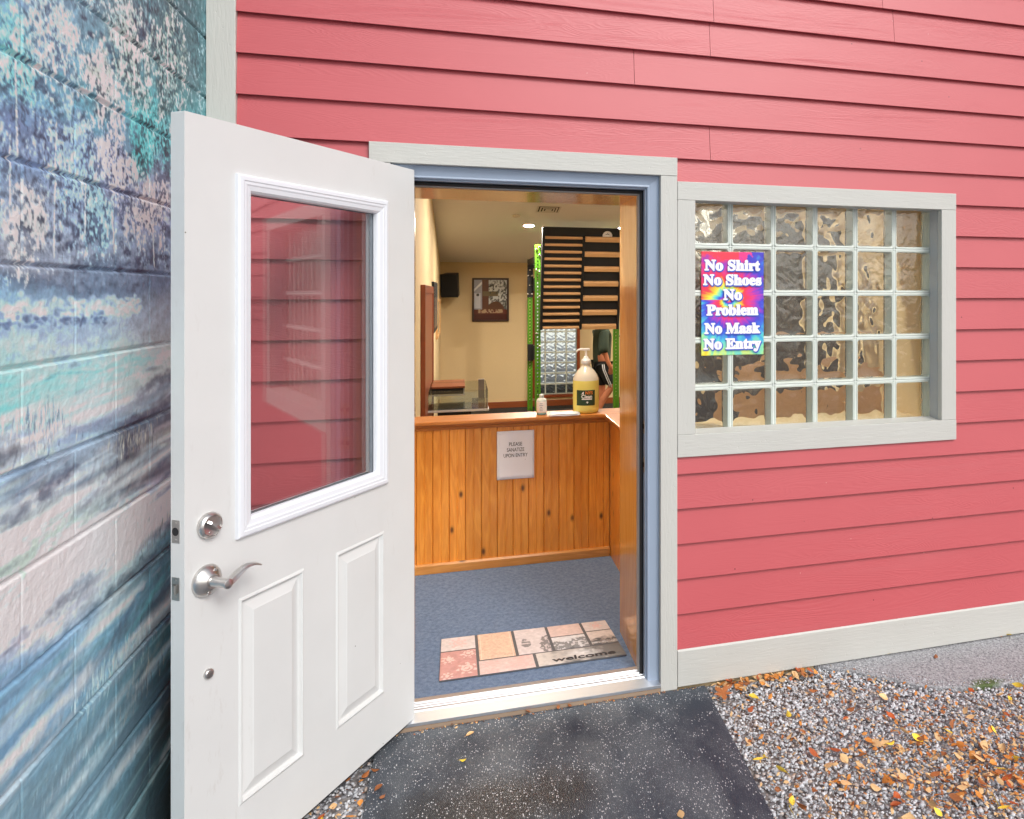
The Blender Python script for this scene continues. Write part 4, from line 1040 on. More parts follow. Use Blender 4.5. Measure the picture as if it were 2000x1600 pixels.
# ------------------------------------------------------------------ person (faces +x, mid stride behind the board)
def skin_mesh(name, nodes, edges, mat, parent, levels=2):
    me = bpy.data.meshes.new(name); me.from_pydata([n_[0] for n_ in nodes], edges, [])
    o = bpy.data.objects.new(name, me); COL.objects.link(o)
    s_ = o.modifiers.new('skin', 'SKIN'); s_.use_smooth_shade = True
    for i, n_ in enumerate(nodes):
        rx = n_[1]; me.skin_vertices[0].data[i].radius = rx if hasattr(rx, '__len__') else (rx, rx)
        me.skin_vertices[0].data[i].use_root = (i == 0)
    ss = o.modifiers.new('sub', 'SUBSURF'); ss.levels = levels; ss.render_levels = levels
    bpy.context.view_layer.update()
    m2 = bpy.data.meshes.new_from_object(o.evaluated_get(bpy.context.evaluated_depsgraph_get()))
    bpy.data.objects.remove(o); m2.name = name; m2.materials.clear(); m2.materials.append(mat)
    m2.polygons.foreach_set('use_smooth', [True]*len(m2.polygons))
    return link(name, m2, parent)
pe = thing('person', 'person in dark green t-shirt and black striped shorts walking behind the rack', 'person', (2.06, 8.05, ZF))
# joints (x forward, y sideways: near side is -y)
J = [((0,0,.93),(.125,.10)), ((.0,0,1.10),(.125,.095)), ((.01,0,1.28),(.145,.105)), ((.02,0,1.40),(.12,.09)), ((.035,0,1.475),(.055,.055)), ((.05,0,1.53),(.06,.06)), ((.065,0,1.62),(.095,.078)), ((.065,0,1.70),(.07,.06)),
     ((.0,-.09,.86),(.095,.09)), ((.15,-.10,.56),(.062,.06)), ((.02,-.10,.40),(.058,.055)), ((-.10,-.10,.13),(.036,.036)), ((.0,-.11,.05),(.04,.03)), ((.08,-.11,.045),(.03,.022)),
     ((.0,.09,.86),(.095,.09)), ((.02,.10,.50),(.062,.06)), ((-.0,.10,.34),(.058,.055)), ((-.04,.10,.10),(.037,.037)), ((.03,.11,.045),(.04,.03)), ((.12,.11,.04),(.03,.022)),
     ((.0,-.17,1.38),(.062,.058)), ((-.02,-.22,1.14),(.046,.044)), ((.055,-.235,.93),(.034,.032)), ((.085,-.235,.87),(.036,.022)),
     ((.0,.17,1.38),(.062,.058)), ((-.02,.22,1.12),(.046,.044)), ((.05,.235,.90),(.034,.032)), ((.075,.235,.84),(.036,.022))]
Ed = [(0,1),(1,2),(2,3),(3,4),(4,5),(5,6),(6,7),(0,8),(8,9),(9,10),(10,11),(11,12),(12,13),(0,14),(14,15),(15,16),(16,17),(17,18),(18,19),(3,20),(20,21),(21,22),(22,23),(3,24),(24,25),(25,26),(26,27)]
# fingers and thumb on each hand
for hand in (23, 27):
    hx_, hy_, hz_ = J[hand][0]
    for q, (dx, ln) in enumerate(((.028,.075),(.010,.085),(-.009,.080),(-.027,.062))):
        a_ = len(J); J.append(((hx_+dx+.012, hy_, hz_-.045), (.0105,.0105))); J.append(((hx_+dx+.010, hy_+.008, hz_-.045-ln*.55), (.0095,.0095))); J.append(((hx_+dx-.002, hy_+.018, hz_-.045-ln), (.0075,.0075)))
        Ed += [(hand, a_), (a_, a_+1), (a_+1, a_+2)]
    a_ = len(J); J.append(((hx_+.046, hy_+.012, hz_-.005), (.012,.012))); J.append(((hx_+.056, hy_+.016, hz_-.045), (.0095,.0095))); Ed += [(hand, a_), (a_, a_+1)]
skin_mesh('body', J, Ed, M['skin'], pe, 1)
skin_mesh('t_shirt', [((0,0,.80),(.150,.135)), ((0,0,1.06),(.150,.125)), ((.01,0,1.28),(.165,.122)), ((.02,0,1.41),(.13,.10)), ((.03,0,1.46),(.075,.07)), ((.0,-.18,1.385),(.085,.082)), ((-.015,-.225,1.16),(.085,.080)), ((-.005,-.232,1.06),(.085,.080)), ((.0,.18,1.385),(.085,.082)), ((-.015,.225,1.15),(.08,.08)), ((-.01,.232,1.06),(.08,.08))],
          [(0,1),(1,2),(2,3),(3,4),(3,5),(5,6),(6,7),(3,8),(8,9),(9,10)], M['shirt'], pe, 2)
sh = skin_mesh('shorts', [((0,0,.95),(.14,.115)), ((0,-.09,.86),(.118,.11)), ((.10,-.10,.66),(.098,.095)), ((.13,-.10,.575),(.092,.088)), ((0,.09,.86),(.118,.11)), ((.015,.10,.62),(.10,.095)), ((.02,.10,.54),(.095,.09))], [(0,1),(1,2),(2,3),(0,4),(4,5),(5,6)], M['shorts'], pe, 2)
a = MB()
for off in (0, .026): a.tube([(-.03+off,-.203,.90),(-.02+off,-.213,.82),(.03+off,-.208,.70),(.075+off,-.196,.60),(.09+off,-.186,.555)], .007, 8)
a.build('stripe', M['stripe'], sh)
a = MB(); a.lathe([(.0001,.135),(.055,.125),(.095,.085),(.105,.03),(.098,-.02),(.085,-.03)], 20, 0, Matrix.Translation((.045,0,1.63)) @ Matrix.Diagonal((1,.84,1,1))); a.build('hair', M['hair'], pe)
a = MB()
for sy in (-1, 1):
    a.lathe([(.0001,.008),(.007,.004),(.009,0)], 10, 0, Matrix.Translation((.150,sy*.032,1.635)) @ Matrix.Rotation(R(90),4,'Y'))
a.build('eyes', M['black'], pe)
a = MB(); a.prism([(.150,1.64),(.178,1.60),(.152,1.592)], -.014, .014, 'y'); a.box(.148,.160,-.024,.024,1.562,1.570); a.build('nose_and_mouth', M['skin'], pe, .003)
for sy in (-1, 1):
    a = MB(); a.box(-.12+ (.0 if sy < 0 else .06), .12+(.0 if sy < 0 else .06), sy*.11-.045, sy*.11+.045, 0.0, .07); 
    o = a.build('shoe', M['black'], pe, .025, 3)

# ------------------------------------------------------------------ mural block wall
def mural():
    ys = np.concatenate([np.linspace(-4.2, -1.32, 60)[:-1], np.linspace(-1.32, 0, 441)])
    zs = np.concatenate([np.linspace(-.05, .05, 8)[:-1], np.linspace(.05, 2.62, 858), np.linspace(2.62, 4.2, 60)[1:]])
    Yg, Zg = np.meshgrid(ys, zs, indexing='ij')
    L = [(2.35,(118,150,165)),(2.21,(106,140,165)),(2.13,(96,172,182)),(2.0,(92,114,150)),(1.9,(100,126,156)),(1.8,(136,146,160)),(1.74,(140,142,152)),(1.70,(84,104,126)),(1.66,(122,164,188)),(1.58,(150,176,206)),(1.52,(136,188,204)),(1.46,(112,210,206)),(1.43,(98,202,200)),(1.40,(146,200,192)),(1.36,(96,116,158)),(1.31,(146,172,194)),(1.26,(108,128,150)),(1.22,(204,214,206)),(1.15,(200,214,192)),(1.08,(194,216,186)),(1.02,(212,208,198)),(.95,(208,196,202)),(.90,(120,150,182)),(.84,(92,140,176)),(.75,(68,120,164)),(.67,(44,92,122)),(.4,(38,84,104))]
    Rr = [(2.6,(58,108,112)),(2.35,(70,118,120)),(2.2,(56,150,148)),(2.05,(70,136,144)),(1.95,(150,152,170)),(1.85,(146,154,182)),(1.78,(104,124,148)),(1.70,(94,110,132)),(1.62,(136,142,150)),(1.52,(162,164,160)),(1.45,(186,182,168)),(1.38,(152,152,152)),(1.32,(90,98,114)),(1.26,(142,142,138)),(1.18,(84,100,124)),(1.10,(188,178,184)),(1.02,(194,178,178)),(.97,(62,142,148)),(.88,(60,122,138)),(.78,(92,124,134)),(.70,(40,112,118)),(.60,(30,80,88)),(.45,(20,52,54)),(.2,(15,42,42))]
    # brushy warp of the coordinates
    w1 = fbm(Yg+9, Zg+3, 3.0, 9.0, 401, 5)-.5; w2 = fbm(Yg+5, Zg+7, 6.0, 22.0, 402, 4)-.5; w3 = fbm(Yg+2, Zg+1, 30, 60, 403, 3)-.5
    tilt_ = .05*np.sin((Yg+.2)*4)
    zz = Zg+w1*.13+w2*.05+w3*.02-tilt_*np.clip((1.4-Zg), 0, .6)*1.6
    def ramp_(stops):
        st_ = sorted(stops); xs = np.array([s_[0] for s_ in st_]); cs = np.array([lin(*s_[1]) for s_ in st_])
        return np.stack([np.interp(zz, xs, cs[:, i]) for i in range(3)], -1)
    t_ = np.clip((Yg+1.18)/.82+w1*.5, 0, 1)[..., None]
    C_ = ramp_(L)*(1-t_)+ramp_(Rr)*t_
    rg = np.random.default_rng(55)
    def blob(y, z, ry, rz, col, al=1.0, ang=0.0, hard=2.0, rag=.0):
        m_ = max(ry, rz)*1.6
        i0, i1 = np.searchsorted(ys, (y-m_, y+m_)); j0, j1 = np.searchsorted(zs, (z-m_, z+m_))
        if i1 <= i0 or j1 <= j0: return
        dy, dz = Yg[i0:i1, j0:j1]-y, Zg[i0:i1, j0:j1]-z
        c_, s_ = math.cos(ang), math.sin(ang); a_ = (dy*c_+dz*s_)/ry; b_ = (-dy*s_+dz*c_)/rz
        d_ = np.sqrt(a_*a_+b_*b_)
        if rag: d_ = d_+rag*w3[i0:i1, j0:j1]*4
        al_ = (al*np.clip((1.15-d_)*hard, 0, 1))[..., None]
        C_[i0:i1, j0:j1] = C_[i0:i1, j0:j1]*(1-al_)+np.array(lin(*col))*al_
    def jit(col, k_=12): return tuple(np.clip(np.array(col)+rg.normal(0, k_), 8, 250))
    # soft shadows between the painted crowns
    for y, z, ry, rz in ((-.62,1.93,.05,.16),(-.86,1.98,.06,.2),(-.40,2.0,.05,.1),(-1.03,2.12,.05,.12),(-.72,2.22,.07,.07),(-.33,1.83,.06,.08),(-.9,1.80,.16,.03),(-.55,2.38,.12,.05),(-.48,1.76,.16,.03)): blob(y, z, ry, rz, (52,68,100), .6, 0, .9, 1.2)
    # foliage crowns as dabs
    fA = fbm(Yg+4, Zg+6, 22, 22, 411, 5, .6); fB = fbm(Yg+1, Zg+9, 105, 85, 412, 3, .65); fC = fbm(Yg+7, Zg+2, 9, 9, 413, 3)
    def crown(y, z, ry, rz, cols, n_=0, al=.92):
        m_y, m_z = ry*1.7, rz*1.7
        i0, i1 = np.searchsorted(ys, (y-m_y, y+m_y)); j0, j1 = np.searchsorted(zs, (z-m_z, z+m_z))
        if i1 <= i0 or j1 <= j0: return
        dy, dz = (Yg[i0:i1, j0:j1]-y)/ry, (Zg[i0:i1, j0:j1]-z)/rz
        d_ = np.sqrt(dy*dy+dz*dz); a, b, c = fA[i0:i1, j0:j1], fB[i0:i1, j0:j1], fC[i0:i1, j0:j1]
        msk = np.clip((1.05-d_+(a-.5)*1.5+(b-.5)*1.1+(c-.5)*.8)*2.2, 0, 1)*al
        tone = np.clip((b-.5)*2.6+(a-.5)*1.3+.45+.28*dz, 0, 1)[..., None]
        p = [np.array(lin(*q)) for q in cols]
        col = np.where(tone < .45, p[0]+(p[1]-p[0])*(tone/.45), p[1]+(p[2]-p[1])*((tone-.45)/.55))
        msk = msk[..., None]; C_[i0:i1, j0:j1] = C_[i0:i1, j0:j1]*(1-msk)+col*msk
    teal = [(20,80,90),(50,170,165),(70,196,188),(40,140,144)]
    crown(-.50, 2.13, .13, .13, teal, 900); crown(-.55, 2.03, .09, .10, teal, 500); crown(-.38, 2.12, .07, .14, [(24,70,80),(60,160,158),(80,180,176)], 420)
    crown(-.71, 1.97, .10, .15, [(86,92,128),(186,184,208),(206,200,220),(160,164,194)], 900); crown(-.50, 1.90, .13, .09, [(80,86,110),(186,182,188),(206,200,200)], 800); crown(-.40,1.95,.07,.06,[(90,90,105),(196,188,184),(214,206,196)],320)
    crown(-.77, 2.16, .11, .10, [(70,92,112),(182,188,168),(206,206,180),(140,160,160)], 750); crown(-.62, 2.30, .16, .14, [(50,84,92),(150,176,160),(198,204,176),(110,160,160)], 1200); crown(-.36, 2.34, .13, .18, [(28,66,72),(90,140,138),(172,190,160),(60,120,124)], 1000)
    crown(-1.08, 1.80, .10, .09, [(110,116,128),(186,182,172),(204,198,182)], 700); crown(-1.13, 2.12, .09, .10, [(66,110,140),(100,190,196),(130,200,206)], 500); crown(-.98, 2.20, .12, .12, [(84,112,140),(150,184,190),(186,200,196)], 700)
    crown(-.92, 1.95, .11, .16, [(84,106,140),(124,156,184),(142,176,196)], 700); crown(-.78, 1.86, .09, .10, [(80,104,130),(124,164,176),(140,180,184)], 500)
    crown(-.95, 2.42, .3, .12, [(60,96,116),(130,170,176),(176,196,184)], 900); crown(-1.25, 1.95, .1, .3, [(84,106,140),(124,156,184),(150,180,196)], 500)
    # pale trunks
    for y0, z0, y1, z1 in ((-.978,2.04,-.988,1.74),(-1.127,2.11,-1.12,1.93),(-1.144,1.96,-1.144,1.80),(-.70,2.12,-.70,1.9),(-.85,1.93,-.855,1.80),(-.72,1.86,-.705,1.76),(-.47,1.85,-.462,1.74),(-.36,2.42,-.365,2.28)):
        for q in np.linspace(0, 1, 40):
            if rg.random() < .75: blob(y0+(y1-y0)*q+rg.normal(0, .001), z0+(z1-z0)*q, .0035, .008, (204,222,226), .5)
    # misty band and foam
    for _ in range(260): blob(rg.uniform(-1.3,-.55), rg.normal(1.625,.012), rg.uniform(.01,.03), rg.uniform(.004,.010), jit((178,200,226)), .5, rg.uniform(-.3,.3), 1.2)
    for _ in range(120): blob(rg.uniform(-1.3,-.75), rg.normal(1.60,.008), rg.uniform(.006,.018), rg.uniform(.003,.007), jit((70,92,130)), .5, rg.uniform(-.3,.3), 1.5)
    for _ in range(90): blob(rg.uniform(-1.2,-.5), rg.normal(1.47,.012), rg.uniform(.03,.09), rg.uniform(.004,.010), jit((108,212,206)), .35, rg.uniform(-.06,.1), 1)
    # long brush streaks
    for _ in range(1100):
        y, z = rg.uniform(-1.4, 0), rg.uniform(.2, 1.5)
        col = [(38,60,104),(196,204,206),(150,190,206),(214,196,196),(54,120,150),(196,206,180),(28,48,84)][int(rg.random()*7)]
        if z < .95: col = [(30,60,92),(70,140,160),(40,96,140),(20,56,70),(150,186,190),(34,110,116)][int(rg.random()*6)]
        blob(y, z, rg.uniform(.03, .16), rg.uniform(.003, .011), jit(col), rg.uniform(.12, .42), rg.normal(.04, .07), 1.0)
    for _ in range(150):
        y, z = rg.uniform(-1.4, -.1), rg.uniform(.25, 1.42)
        col = [(206,216,214),(40,60,104),(168,206,216),(190,196,206)][int(rg.random()*4)] if z > .95 else [(150,196,208),(30,54,96),(96,160,186),(40,120,126),(176,206,204)][int(rg.random()*5)]
        blob(y, z, rg.uniform(.10, .30), rg.uniform(.006, .020), jit(col), rg.uniform(.3, .6), rg.normal(.04, .05), .8, .2)
    for y, z, ry, rz, col, al, an in ((-1.02,1.245,.17,.022,(40,58,98),.75,.18),(-.62,1.275,.11,.05,(46,60,88),.75,.15),(-.80,1.19,.22,.02,(60,80,118),.6,.3),(-.95,1.06,.3,.03,(214,196,200),.65,.22),(-.55,1.10,.2,.035,(206,190,204),.7,.25),(-1.05,1.13,.2,.03,(200,222,190),.6,.1),(-.7,.80,.2,.016,(30,60,110),.6,.3),(-.9,.66,.25,.02,(110,168,196),.55,.3),(-.5,.80,.16,.018,(64,190,190),.55,.25),(-.35,.45,.12,.12,(10,22,26),.85,.2),(-.30,.72,.06,.05,(30,32,34),.7,.5),(-.55,.60,.2,.018,(150,140,120),.5,.4),(-.6,.44,.25,.06,(64,130,160),.6,.35),(-.42,.3,.2,.05,(20,84,84),.6,.3),(-.85,1.42,.25,.02,(186,196,206),.5,.05),(-.5,1.40,.14,.02,(80,88,112),.5,.3)):
        blob(y, z, ry, rz, col, al, an, .9, .35)
    # upright grassy strokes
    for yc, zcn, n_, cols in ((-.60,1.275,150,[(50,62,88),(176,170,148),(140,140,132)]),(-.77,.72,170,[(28,60,96),(186,200,186),(160,186,180)]),(-.56,.72,150,[(24,60,70),(156,180,166),(60,160,160)]),(-.55,.60,90,[(26,44,54),(176,160,130)]),(-1.05,1.38,120,[(60,76,116),(196,206,216)]),(-.42,1.0,90,[(40,90,104),(150,160,140)]),(-.9,.62,90,[(40,90,130),(150,180,180)])):
        for _ in range(n_): blob(yc+rg.normal(0,.075), zcn+rg.normal(0,.022)+.1*rg.normal(0,.3)*.3, rg.uniform(.0018,.0036), rg.uniform(.008,.024), jit(cols[int(rg.random()*len(cols))]), .5, rg.normal(-.15,.15), 2)
    # sprayed leaf texture over the painted trees, broad pale and dark sweeps below
    up_ = np.clip((Zg-1.70)/.06, 0, 1)
    m1 = (np.clip((fB-.56)*7, 0, 1)*np.clip((fA-.38)*4, 0, 1)*up_*.55)[..., None]; C_ = C_*(1-m1)+np.array(lin(186,204,208))*m1
    m2 = (np.clip((.46-fB)*7, 0, 1)*np.clip((.60-fC)*4, 0, 1)*up_*.55)[..., None]; C_ = C_*(1-m2)+np.array(lin(36,50,74))*m2
    for _ in range(64):
        y, z = rg.uniform(-1.3, -.15), rg.uniform(.30, 1.45)
        col = [(224,226,218),(36,52,88),(214,204,196),(30,44,70)][int(rg.random()*4)]
        blob(y, z, rg.uniform(.14, .34), rg.uniform(.014, .034), jit(col), rg.uniform(.45, .75), rg.normal(.05, .06), .75, .22)
    grey_ = C_.mean(-1, keepdims=True); C_ = grey_+(C_-grey_)*.90; lum = np.clip(C_.mean(-1, keepdims=True), .005, 1); C_ = C_*np.clip((lum/.20)**.42, .35, 1.7)
    # fine salt and pepper of the spray paint
    hi = np.clip((Zg-1.35)/.35, 0, 1)[..., None]; C_ *= np.clip(1+(.45+.65*hi)*w3[..., None]+(.15+.4*hi)*(fB-.5)[..., None], .3, 2)
    lo = np.clip((1.0-Zg)/.3, 0, 1)*np.clip((-.35-Yg)/.4, 0, 1)*.34; C_ = C_*(1-lo[..., None])+np.array(lin(150,188,204))*lo[..., None]
    C_ *= (1+.25*(fbm(Yg+3, Zg+8, 90, 90, 404, 2)-.5))[..., None]
    # relief: recessed joints, rough block face
    X = np.full_like(Yg, -.835)
    X += (fbm(Yg+1, Zg+2, 60, 60, 405, 3)-.5)*.0022
    dep_ = np.zeros_like(X)
    k0 = 2.1236
    kk = (Zg-k0)/.2032; dist = np.abs(kk-np.round(kk))*.2032+np.abs(w3)*.002
    dep_ = np.maximum(dep_, np.clip(1-dist/.0065, 0, 1)**.7)
    row = np.floor(kk).astype(int); offs = np.where(row % 2 == 0, -.70, -.90)
    vv_ = (Yg-offs)/.4064; dv = np.abs(vv_-np.round(vv_))*.4064+np.abs(w3)*.002
    dep_ = np.maximum(dep_, .28*np.clip(1-dv/.0045, 0, 1))
    X -= dep_*.0085
    P = np.stack([X, Yg, Zg], -1)
    return P, np.clip(np.clip(C_, 0, 1)**.86*(np.array([1.30,1.44,1.48])*(1-hi)+np.array([1.22,1.46,1.60])*hi)+.010, .004, .9)
P, Cc = mural()
bw = thing('block_wall', 'painted concrete block wall with a teal and blue landscape mural', 'wall', (-.835, -.6, 0))
o = grid_mesh('painted_face', P[::-1], Cc[::-1], [M['mural']], bw); o.location = (.835, .6, 0)
a = MB(); a.box(-1.06, -.846, -4.2, -.0, -.05, 4.2); o = a.build('block_core', plain('grey_block', lin(150,150,150), .8), bw); o.location = (.835, .6, 0)

# ------------------------------------------------------------------ gravel (nobody could count it)
def stones():
    tmpl = []
    for s_ in range(8):
        bm = bmesh.new(); bmesh.ops.create_icosphere(bm, subdivisions=1, radius=1)
        r_ = random.Random(s_)
        sc = (1, r_.uniform(.55,.9), r_.uniform(.26,.48))
        for v in bm.verts:
            k_ = r_.uniform(.72, 1.12); v.co = Vector((v.co.x*sc[0]*k_, v.co.y*sc[1]*k_, v.co.z*sc[2]*k_))
        for q in range(7):
            d = Vector((r_.uniform(-1,1), r_.uniform(-1,1), r_.uniform(-.6,.8))).normalized()
            for v in bm.verts:
                e_ = v.co.dot(d)-.46
                if e_ > 0: v.co -= d*e_*.96
        bm.verts.ensure_lookup_table()
        tmpl.append((np.array([v.co[:] for v in bm.verts]), np.array([[v.index for v in f.verts] for f in bm.faces]))); bm.free()
    rg = np.random.default_rng(3); V_, F_, K_ = [], [], []; base = 0
    def put(x, y, sz, lift):
        nonlocal base
        v, f = tmpl[rg.integers(8)]
        a, b = rg.uniform(0, 6.28), rg.normal(0, .33); c = rg.normal(0, .33)
        Rz = np.array([[math.cos(a),-math.sin(a),0],[math.sin(a),math.cos(a),0],[0,0,1]]); Rx = np.array([[1,0,0],[0,math.cos(b),-math.sin(b)],[0,math.sin(b),math.cos(b)]]); Ry = np.array([[math.cos(c),0,math.sin(c)],[0,1,0],[-math.sin(c),0,math.cos(c)]])
        p = (v*sz) @ (Rz @ Rx @ Ry).T+np.array([x, y, .040+sz*.28+lift])
        V_.append(p); F_.append(f+base); base += len(v); K_.append(np.full(len(f), rg.random()))
    def concrete_y(x): return np.interp(x, [1.47,1.58,1.72,1.87,1.958,2.1,2.6,5], [-.01,-.085,-.2,-.305,-.335,-.352,-.38,-.45])
    n = 0
    while n < 26000:
        x, y = rg.uniform(.86, 2.95), rg.uniform(-1.25, -.025)
        if x < .965+.045*(-y-.03)*-1+.0 and y < 0: 
            if x < .962-.047*(-y-.03): continue
        if x > 1.45 and y > concrete_y(x)-.01+abs(rg.normal(0, .022)): continue
        if y < -.80-(2.95-x)*.0 - .35*np.clip(x-.9, 0, 1.2) - .05: continue
        put(x, y, .0036+.0098*rg.random()**2.2, rg.uniform(0, .007)); n += 1
    n = 0
    while n < 700:
        x = rg.uniform(1.45, 2.9); y = concrete_y(x)+abs(rg.normal(0, .035))
        if y > -.03: continue
        put(x, y, rg.uniform(.002, .006), .021); n += 1
    n = 0
    while n < 2600:
        x, y = rg.uniform(-.80, -.285), rg.uniform(-1.0, -.03)
        put(x, y, .004+.009*rg.random()**1.7, rg.uniform(0, .004)); n += 1
    V_ = np.concatenate(V_); F_ = np.concatenate(F_); K_ = np.concatenate(K_)
    me = bpy.data.meshes.new('gravel'); me.vertices.add(len(V_)); me.vertices.foreach_set('co', V_.reshape(-1).astype(np.float32))
    me.loops.add(len(F_)*3); me.loops.foreach_set('vertex_index', F_.reshape(-1).astype(np.int32)); me.polygons.add(len(F_)); me.polygons.foreach_set('loop_start', np.arange(0, len(F_)*3, 3, dtype=np.int32)); me.update(calc_edges=True)
    m = NT('crushed_stone'); geo = m.n('NewGeometry')
    c = m.ramp(geo.outputs['Random Per Island'], [(0, lin(158,160,163)), (.2, lin(196,198,202)), (.45, lin(214,216,220)), (.7, lin(226,228,231)), (.84, lin(238,239,241)), (.90, lin(196,176,160)), (.95, lin(214,200,192)), (1, lin(140,128,124))])
    f = m.noise(m.coord(), 220, 4); c = m.mix(m.math('MULTIPLY', f, .5), c, m.mix(1.0, c, (.62,.62,.64), 'MULTIPLY'))
    me.materials.append(m.fin(c, .8, m.bump(f, .5, .001)))
    return link('gravel', me)
tag(stones(), 'grey crushed stone gravel beside the rubber mat', 'gravel', None, 'stuff')

# ------------------------------------------------------------------ fallen leaves
def leaf_mat(name, c0, c1):
    m = NT(name); oi = m.n('ObjectInfo'); f = m.noise(m.coord(), 60, 3)
    c = m.mix(f, c0, c1); hv = m.n('HueSaturation'); m.l(c, hv.inputs['Color'])
    v = m.math('MULTIPLY_ADD', oi.outputs['Random'], .5); v.node.inputs[2].default_value = .75; m.l(v, hv.inputs['Value'])
    return m.fin(hv.outputs[0], .55, m.bump(f, .3, .001))
LM = {'yellow': leaf_mat('yellow_leaf', lin(236,196,40), lin(250,220,90)), 'orange': leaf_mat('orange_leaf', lin(206,122,44), lin(228,156,78)), 'tan': leaf_mat('tan_leaf', lin(216,168,112), lin(234,198,148)), 'brown': leaf_mat('brown_leaf', lin(150,86,44), lin(182,112,62)), 'rust': leaf_mat('rust_leaf', lin(168,78,34), lin(196,100,52))}
def leaf_mesh(seed, mat, maple=False):
    r_ = random.Random(seed); nU, nV = 9, 6; vs = []; fs = []
    L_, W_ = 1.0, r_.uniform(.26,.42); curl = r_.uniform(.15,.9); roll = r_.uniform(-.8,1.1); tw = r_.uniform(-.5,.5)
    for i in range(nU):
        t_ = i/(nU-1); wd = W_*math.sin(math.pi*min(1, t_*.96+.02)**.85)
        for j in range(nV):
            s_ = j/(nV-1)*2-1; x_ = (t_-.5)*L_; y_ = s_*wd
            z_ = curl*.35*(t_-.5)**2*4*.35+roll*.5*s_*s_*wd+tw*.3*s_*wd*(t_-.5)*2+.015*r_.uniform(-1,1)
            vs.append((x_, y_, z_))
    for i in range(nU-1):
        for j in range(nV-1): fs.append((i*nV+j, (i+1)*nV+j, (i+1)*nV+j+1, i*nV+j+1))
    mb = MB(); mb.add(vs, fs, 0, True); mb.tube([(.48,0,.02),(.62,.02,.03),(.74,.05,.02)], .012, 5)
    if maple:
        mb = MB(); n_ = 40; vs = [(0,0,.02)]
        for q in range(n_):
            a_ = 2*math.pi*q/n_; lobes = abs(math.cos(a_*2.5)); rr_ = .22+.30*lobes**1.5+.05*math.cos(a_*15)
            vs.append((rr_*math.cos(a_), rr_*math.sin(a_), .10*rr_*math.sin(a_*3)+.12*rr_*rr_))
        mb.add(vs, [(0, 1+q, 1+(q+1) % n_) for q in range(n_)], 0, True); mb.tube([(-.2,0,.02),(-.45,.05,.03),(-.65,.12,.02)], .012, 5)
    me = bpy.data.meshes.new('fallen_leaf'); me.from_pydata(mb.v, [], mb.f); me.polygons.foreach_set('use_smooth', mb.sm); me.materials.append(LM[mat]); return me
LMESH = {k_: [leaf_mesh(hash(k_) % 7+s_*13 if False else s_*13+{'yellow':1,'orange':2,'tan':3,'brown':4,'rust':5}[k_], k_) for s_ in range(4)] for k_ in LM}
lr_ = random.Random(21)
def leaf(kind, x, y, z, size, label, group='fallen leaves on the gravel', me=None, rot=None):
    o = bpy.data.objects.new('fallen_leaf', me or lr_.choice(LMESH[kind])); COL.objects.link(o)
    o.location = (x, y, z); o.scale = (size, size, size)
    o.rotation_euler = rot or (lr_.gauss(0,.35), lr_.gauss(0,.35), lr_.uniform(0,6.28))
    return tag(o, label, 'leaf', group)
YL = [(1.193,-.325),(.949+.03,-.542),(.987+.02,-.535),(.957+.02,-.793),(1.462,-.585),(2.073,-.471),(2.175,-.40),(1.74,-.814),(1.87,-.621),(1.571,-.591),(1.704,-.586),(1.837,-.775),(1.613,-.935),(1.615,-.969),(1.409,-.927),(1.109,-.185),(1.0,-.759),(1.03,-.615)]
for i, (x, y) in enumerate(YL):
    leaf('yellow', x, y, .066, lr_.uniform(.028,.048), 'bright yellow fallen leaf lying on the gravel', 'yellow leaves on the gravel')
leaf('rust', 1.003, -.124, .070, .075, 'large brown maple leaf at the corner of the rubber mat', 'fallen leaves on the gravel', leaf_mesh(5, 'brown', True), (.1,-.15,.8))
for (x, y), lab in zip([(.032,-.117),(.007,-.259),(-.255,-.333),(-.239,-.378),(-.275,-.232),(.648,-.714)], ['tan leaf lying on the rubber mat nearest the threshold','small yellow leaf on the middle of the rubber mat','brown leaf on the left edge of the rubber mat by the door','small brown leaf on the left part of the mat','brown leaf on the mat corner under the open door','pale tan leaf at the front of the rubber mat']):
    leaf('yellow' if 'yellow' in lab else ('brown' if 'brown' in lab else 'tan'), x, y, .064, .032 if 'small' not in lab else .024, lab, 'leaves on the rubber mat', None, (.1,.1,lr_.uniform(0,6)))
for (x, y), lab, kd in zip([(2.41,-.02),(2.45,-.03),(1.824,-.018),(2.0,-.11)], ['curled brown leaf on the concrete by the wall','long yellow leaf on the concrete by the wall','yellow leaf on the concrete against the base board','brown leaf scrap on the concrete apron'], ('brown','yellow','yellow','brown')):
    leaf(kd, x, y, .068, .034, lab, 'leaves on the concrete')
for x in (.405,.245,-.03,.36): 
    leaf('brown', x, -.040, .068, .022, 'small brown leaf caught against the door sill', 'leaves against the door sill')
def conc_y(x): return float(np.interp(x, [1.47,1.58,1.72,1.87,1.958,2.1,2.6,5], [-.01,-.085,-.2,-.305,-.335,-.352,-.38,-.45]))
cnt = 0
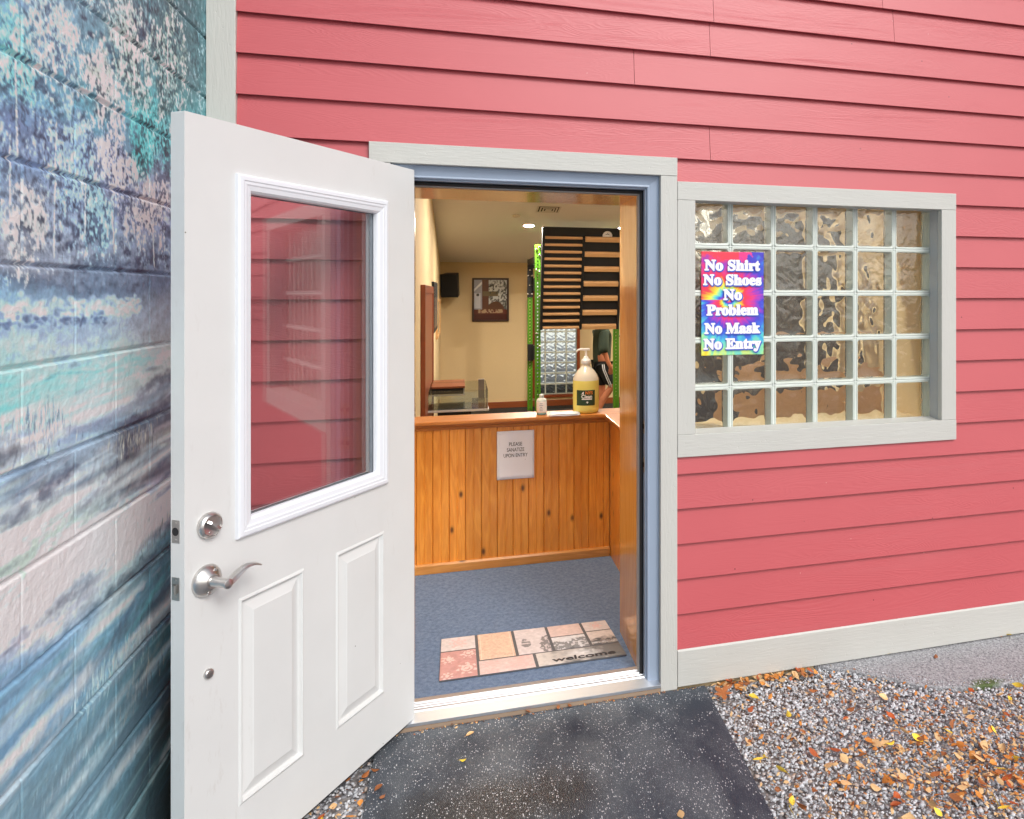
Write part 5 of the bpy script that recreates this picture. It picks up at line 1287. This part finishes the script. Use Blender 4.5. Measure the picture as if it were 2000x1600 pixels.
while cnt < 226:
    q = lr_.random()
    if q < .34: x, y = lr_.gauss(1.68,.20), lr_.gauss(-.78,.14)
    elif q < .56: x, y = lr_.uniform(.99,1.45), -.035-abs(lr_.gauss(0,.03))
    else: x, y = lr_.uniform(.97,2.3), lr_.uniform(-1.0,-.03)
    if x < .975-.047*(-y) or y < -1.05 or y > -.03 or x > 2.6: continue
    if x > 1.45 and y > conc_y(x)-.02: continue
    if lr_.random() < .25 and x < 1.3 and y < -.2: continue
    kd = lr_.choice(['orange','tan','tan','brown','rust','orange','tan'])
    leaf(kd, x, y, .058+lr_.uniform(0,.010), lr_.uniform(.020,.046), '%s dry leaf among the leaf litter on the gravel' % {'orange':'orange','tan':'tan','brown':'brown','rust':'rust red'}[kd], '%s dry leaves on the gravel' % {'orange':'orange','tan':'tan','brown':'brown','rust':'rust red'}[kd])
    cnt += 1
cnt = 0
while cnt < 40:
    x, y = lr_.uniform(-.62,-.295), lr_.uniform(-.75,-.18)
    kd = lr_.choice(['orange','tan','brown','rust','yellow'])
    leaf(kd, x, y, .058, lr_.uniform(.020,.040), '%s leaf on the gravel strip under the open door' % {'orange':'orange','tan':'tan','brown':'brown','rust':'rust red','yellow':'yellow'}[kd], '%s leaves under the open door' % {'orange':'orange','tan':'tan','brown':'brown','rust':'rust red','yellow':'yellow'}[kd])
    cnt += 1
# crumbled leaf litter and grit: one mass
lt = MB(); rg = random.Random(77)
def crumb(x, y, z, s_, m_):
    a_ = rg.uniform(0,6.28); t1, t2 = rg.gauss(0,.4), rg.gauss(0,.4)
    T = Matrix.Translation((x,y,z)) @ Matrix.Rotation(a_,4,'Z') @ Matrix.Rotation(t1,4,'X') @ Matrix.Rotation(t2,4,'Y')
    lt.add([T @ Vector(p)*1 for p in ((-s_,-s_*.3,0),(0,-s_*.5,s_*.25),(s_,-s_*.1,0),(s_*.6,s_*.4,.1*s_),(-s_*.4,s_*.45,s_*.2))], [(0,1,2,3,4)], m_)
n_ = 0
while n_ < 2100:
    q = rg.random()
    if q < .5: x, y = rg.gauss(1.68,.25), rg.gauss(-.75,.18)
    else: x, y = rg.uniform(.96,2.4), rg.uniform(-1.05,-.028)
    if x < .965-.047*(-y) or y > -.028 or (x > 1.45 and y > conc_y(x)+rg.gauss(-.01,.02)): continue
    crumb(x, y, .050+rg.uniform(0,.012), rg.uniform(.003,.012), rg.randrange(4)); n_ += 1
for _ in range(120): crumb(rg.uniform(-.24,.95), -.034-abs(rg.gauss(0,.010)), .061, rg.uniform(.002,.006), rg.randrange(4))
for _ in range(160): crumb(rg.uniform(-.7,-.30), rg.uniform(-.8,-.1), .056, rg.uniform(.004,.010), rg.randrange(4))
o = lt.build('leaf_litter', [LM['orange'], LM['tan'], LM['tan'], LM['brown']]); tag(o, 'crumbled leaf litter scattered over the gravel', 'leaf litter', None, 'stuff')
tw = MB()
for x, y, a_, L_ in ((1.40,-.40,.2,.16),(1.95,-.50,2.2,.14),(1.30,-.62,-.4,.10),(2.05,-.55,1.2,.12)):
    o = MB().tube([(0,0,0),(L_*.4,.008,.004),(L_*.7,-.004,.003),(L_,.006,0)], [.0018,.0016,.0013,.0008], 6).build('twig', plain('twig_bark', lin(110,84,66), .8)); o.location = (x,y,.068); o.rotation_euler = (0,0,a_)
    tag(o, 'thin bare twig lying on the gravel', 'twig', 'twigs on the gravel')
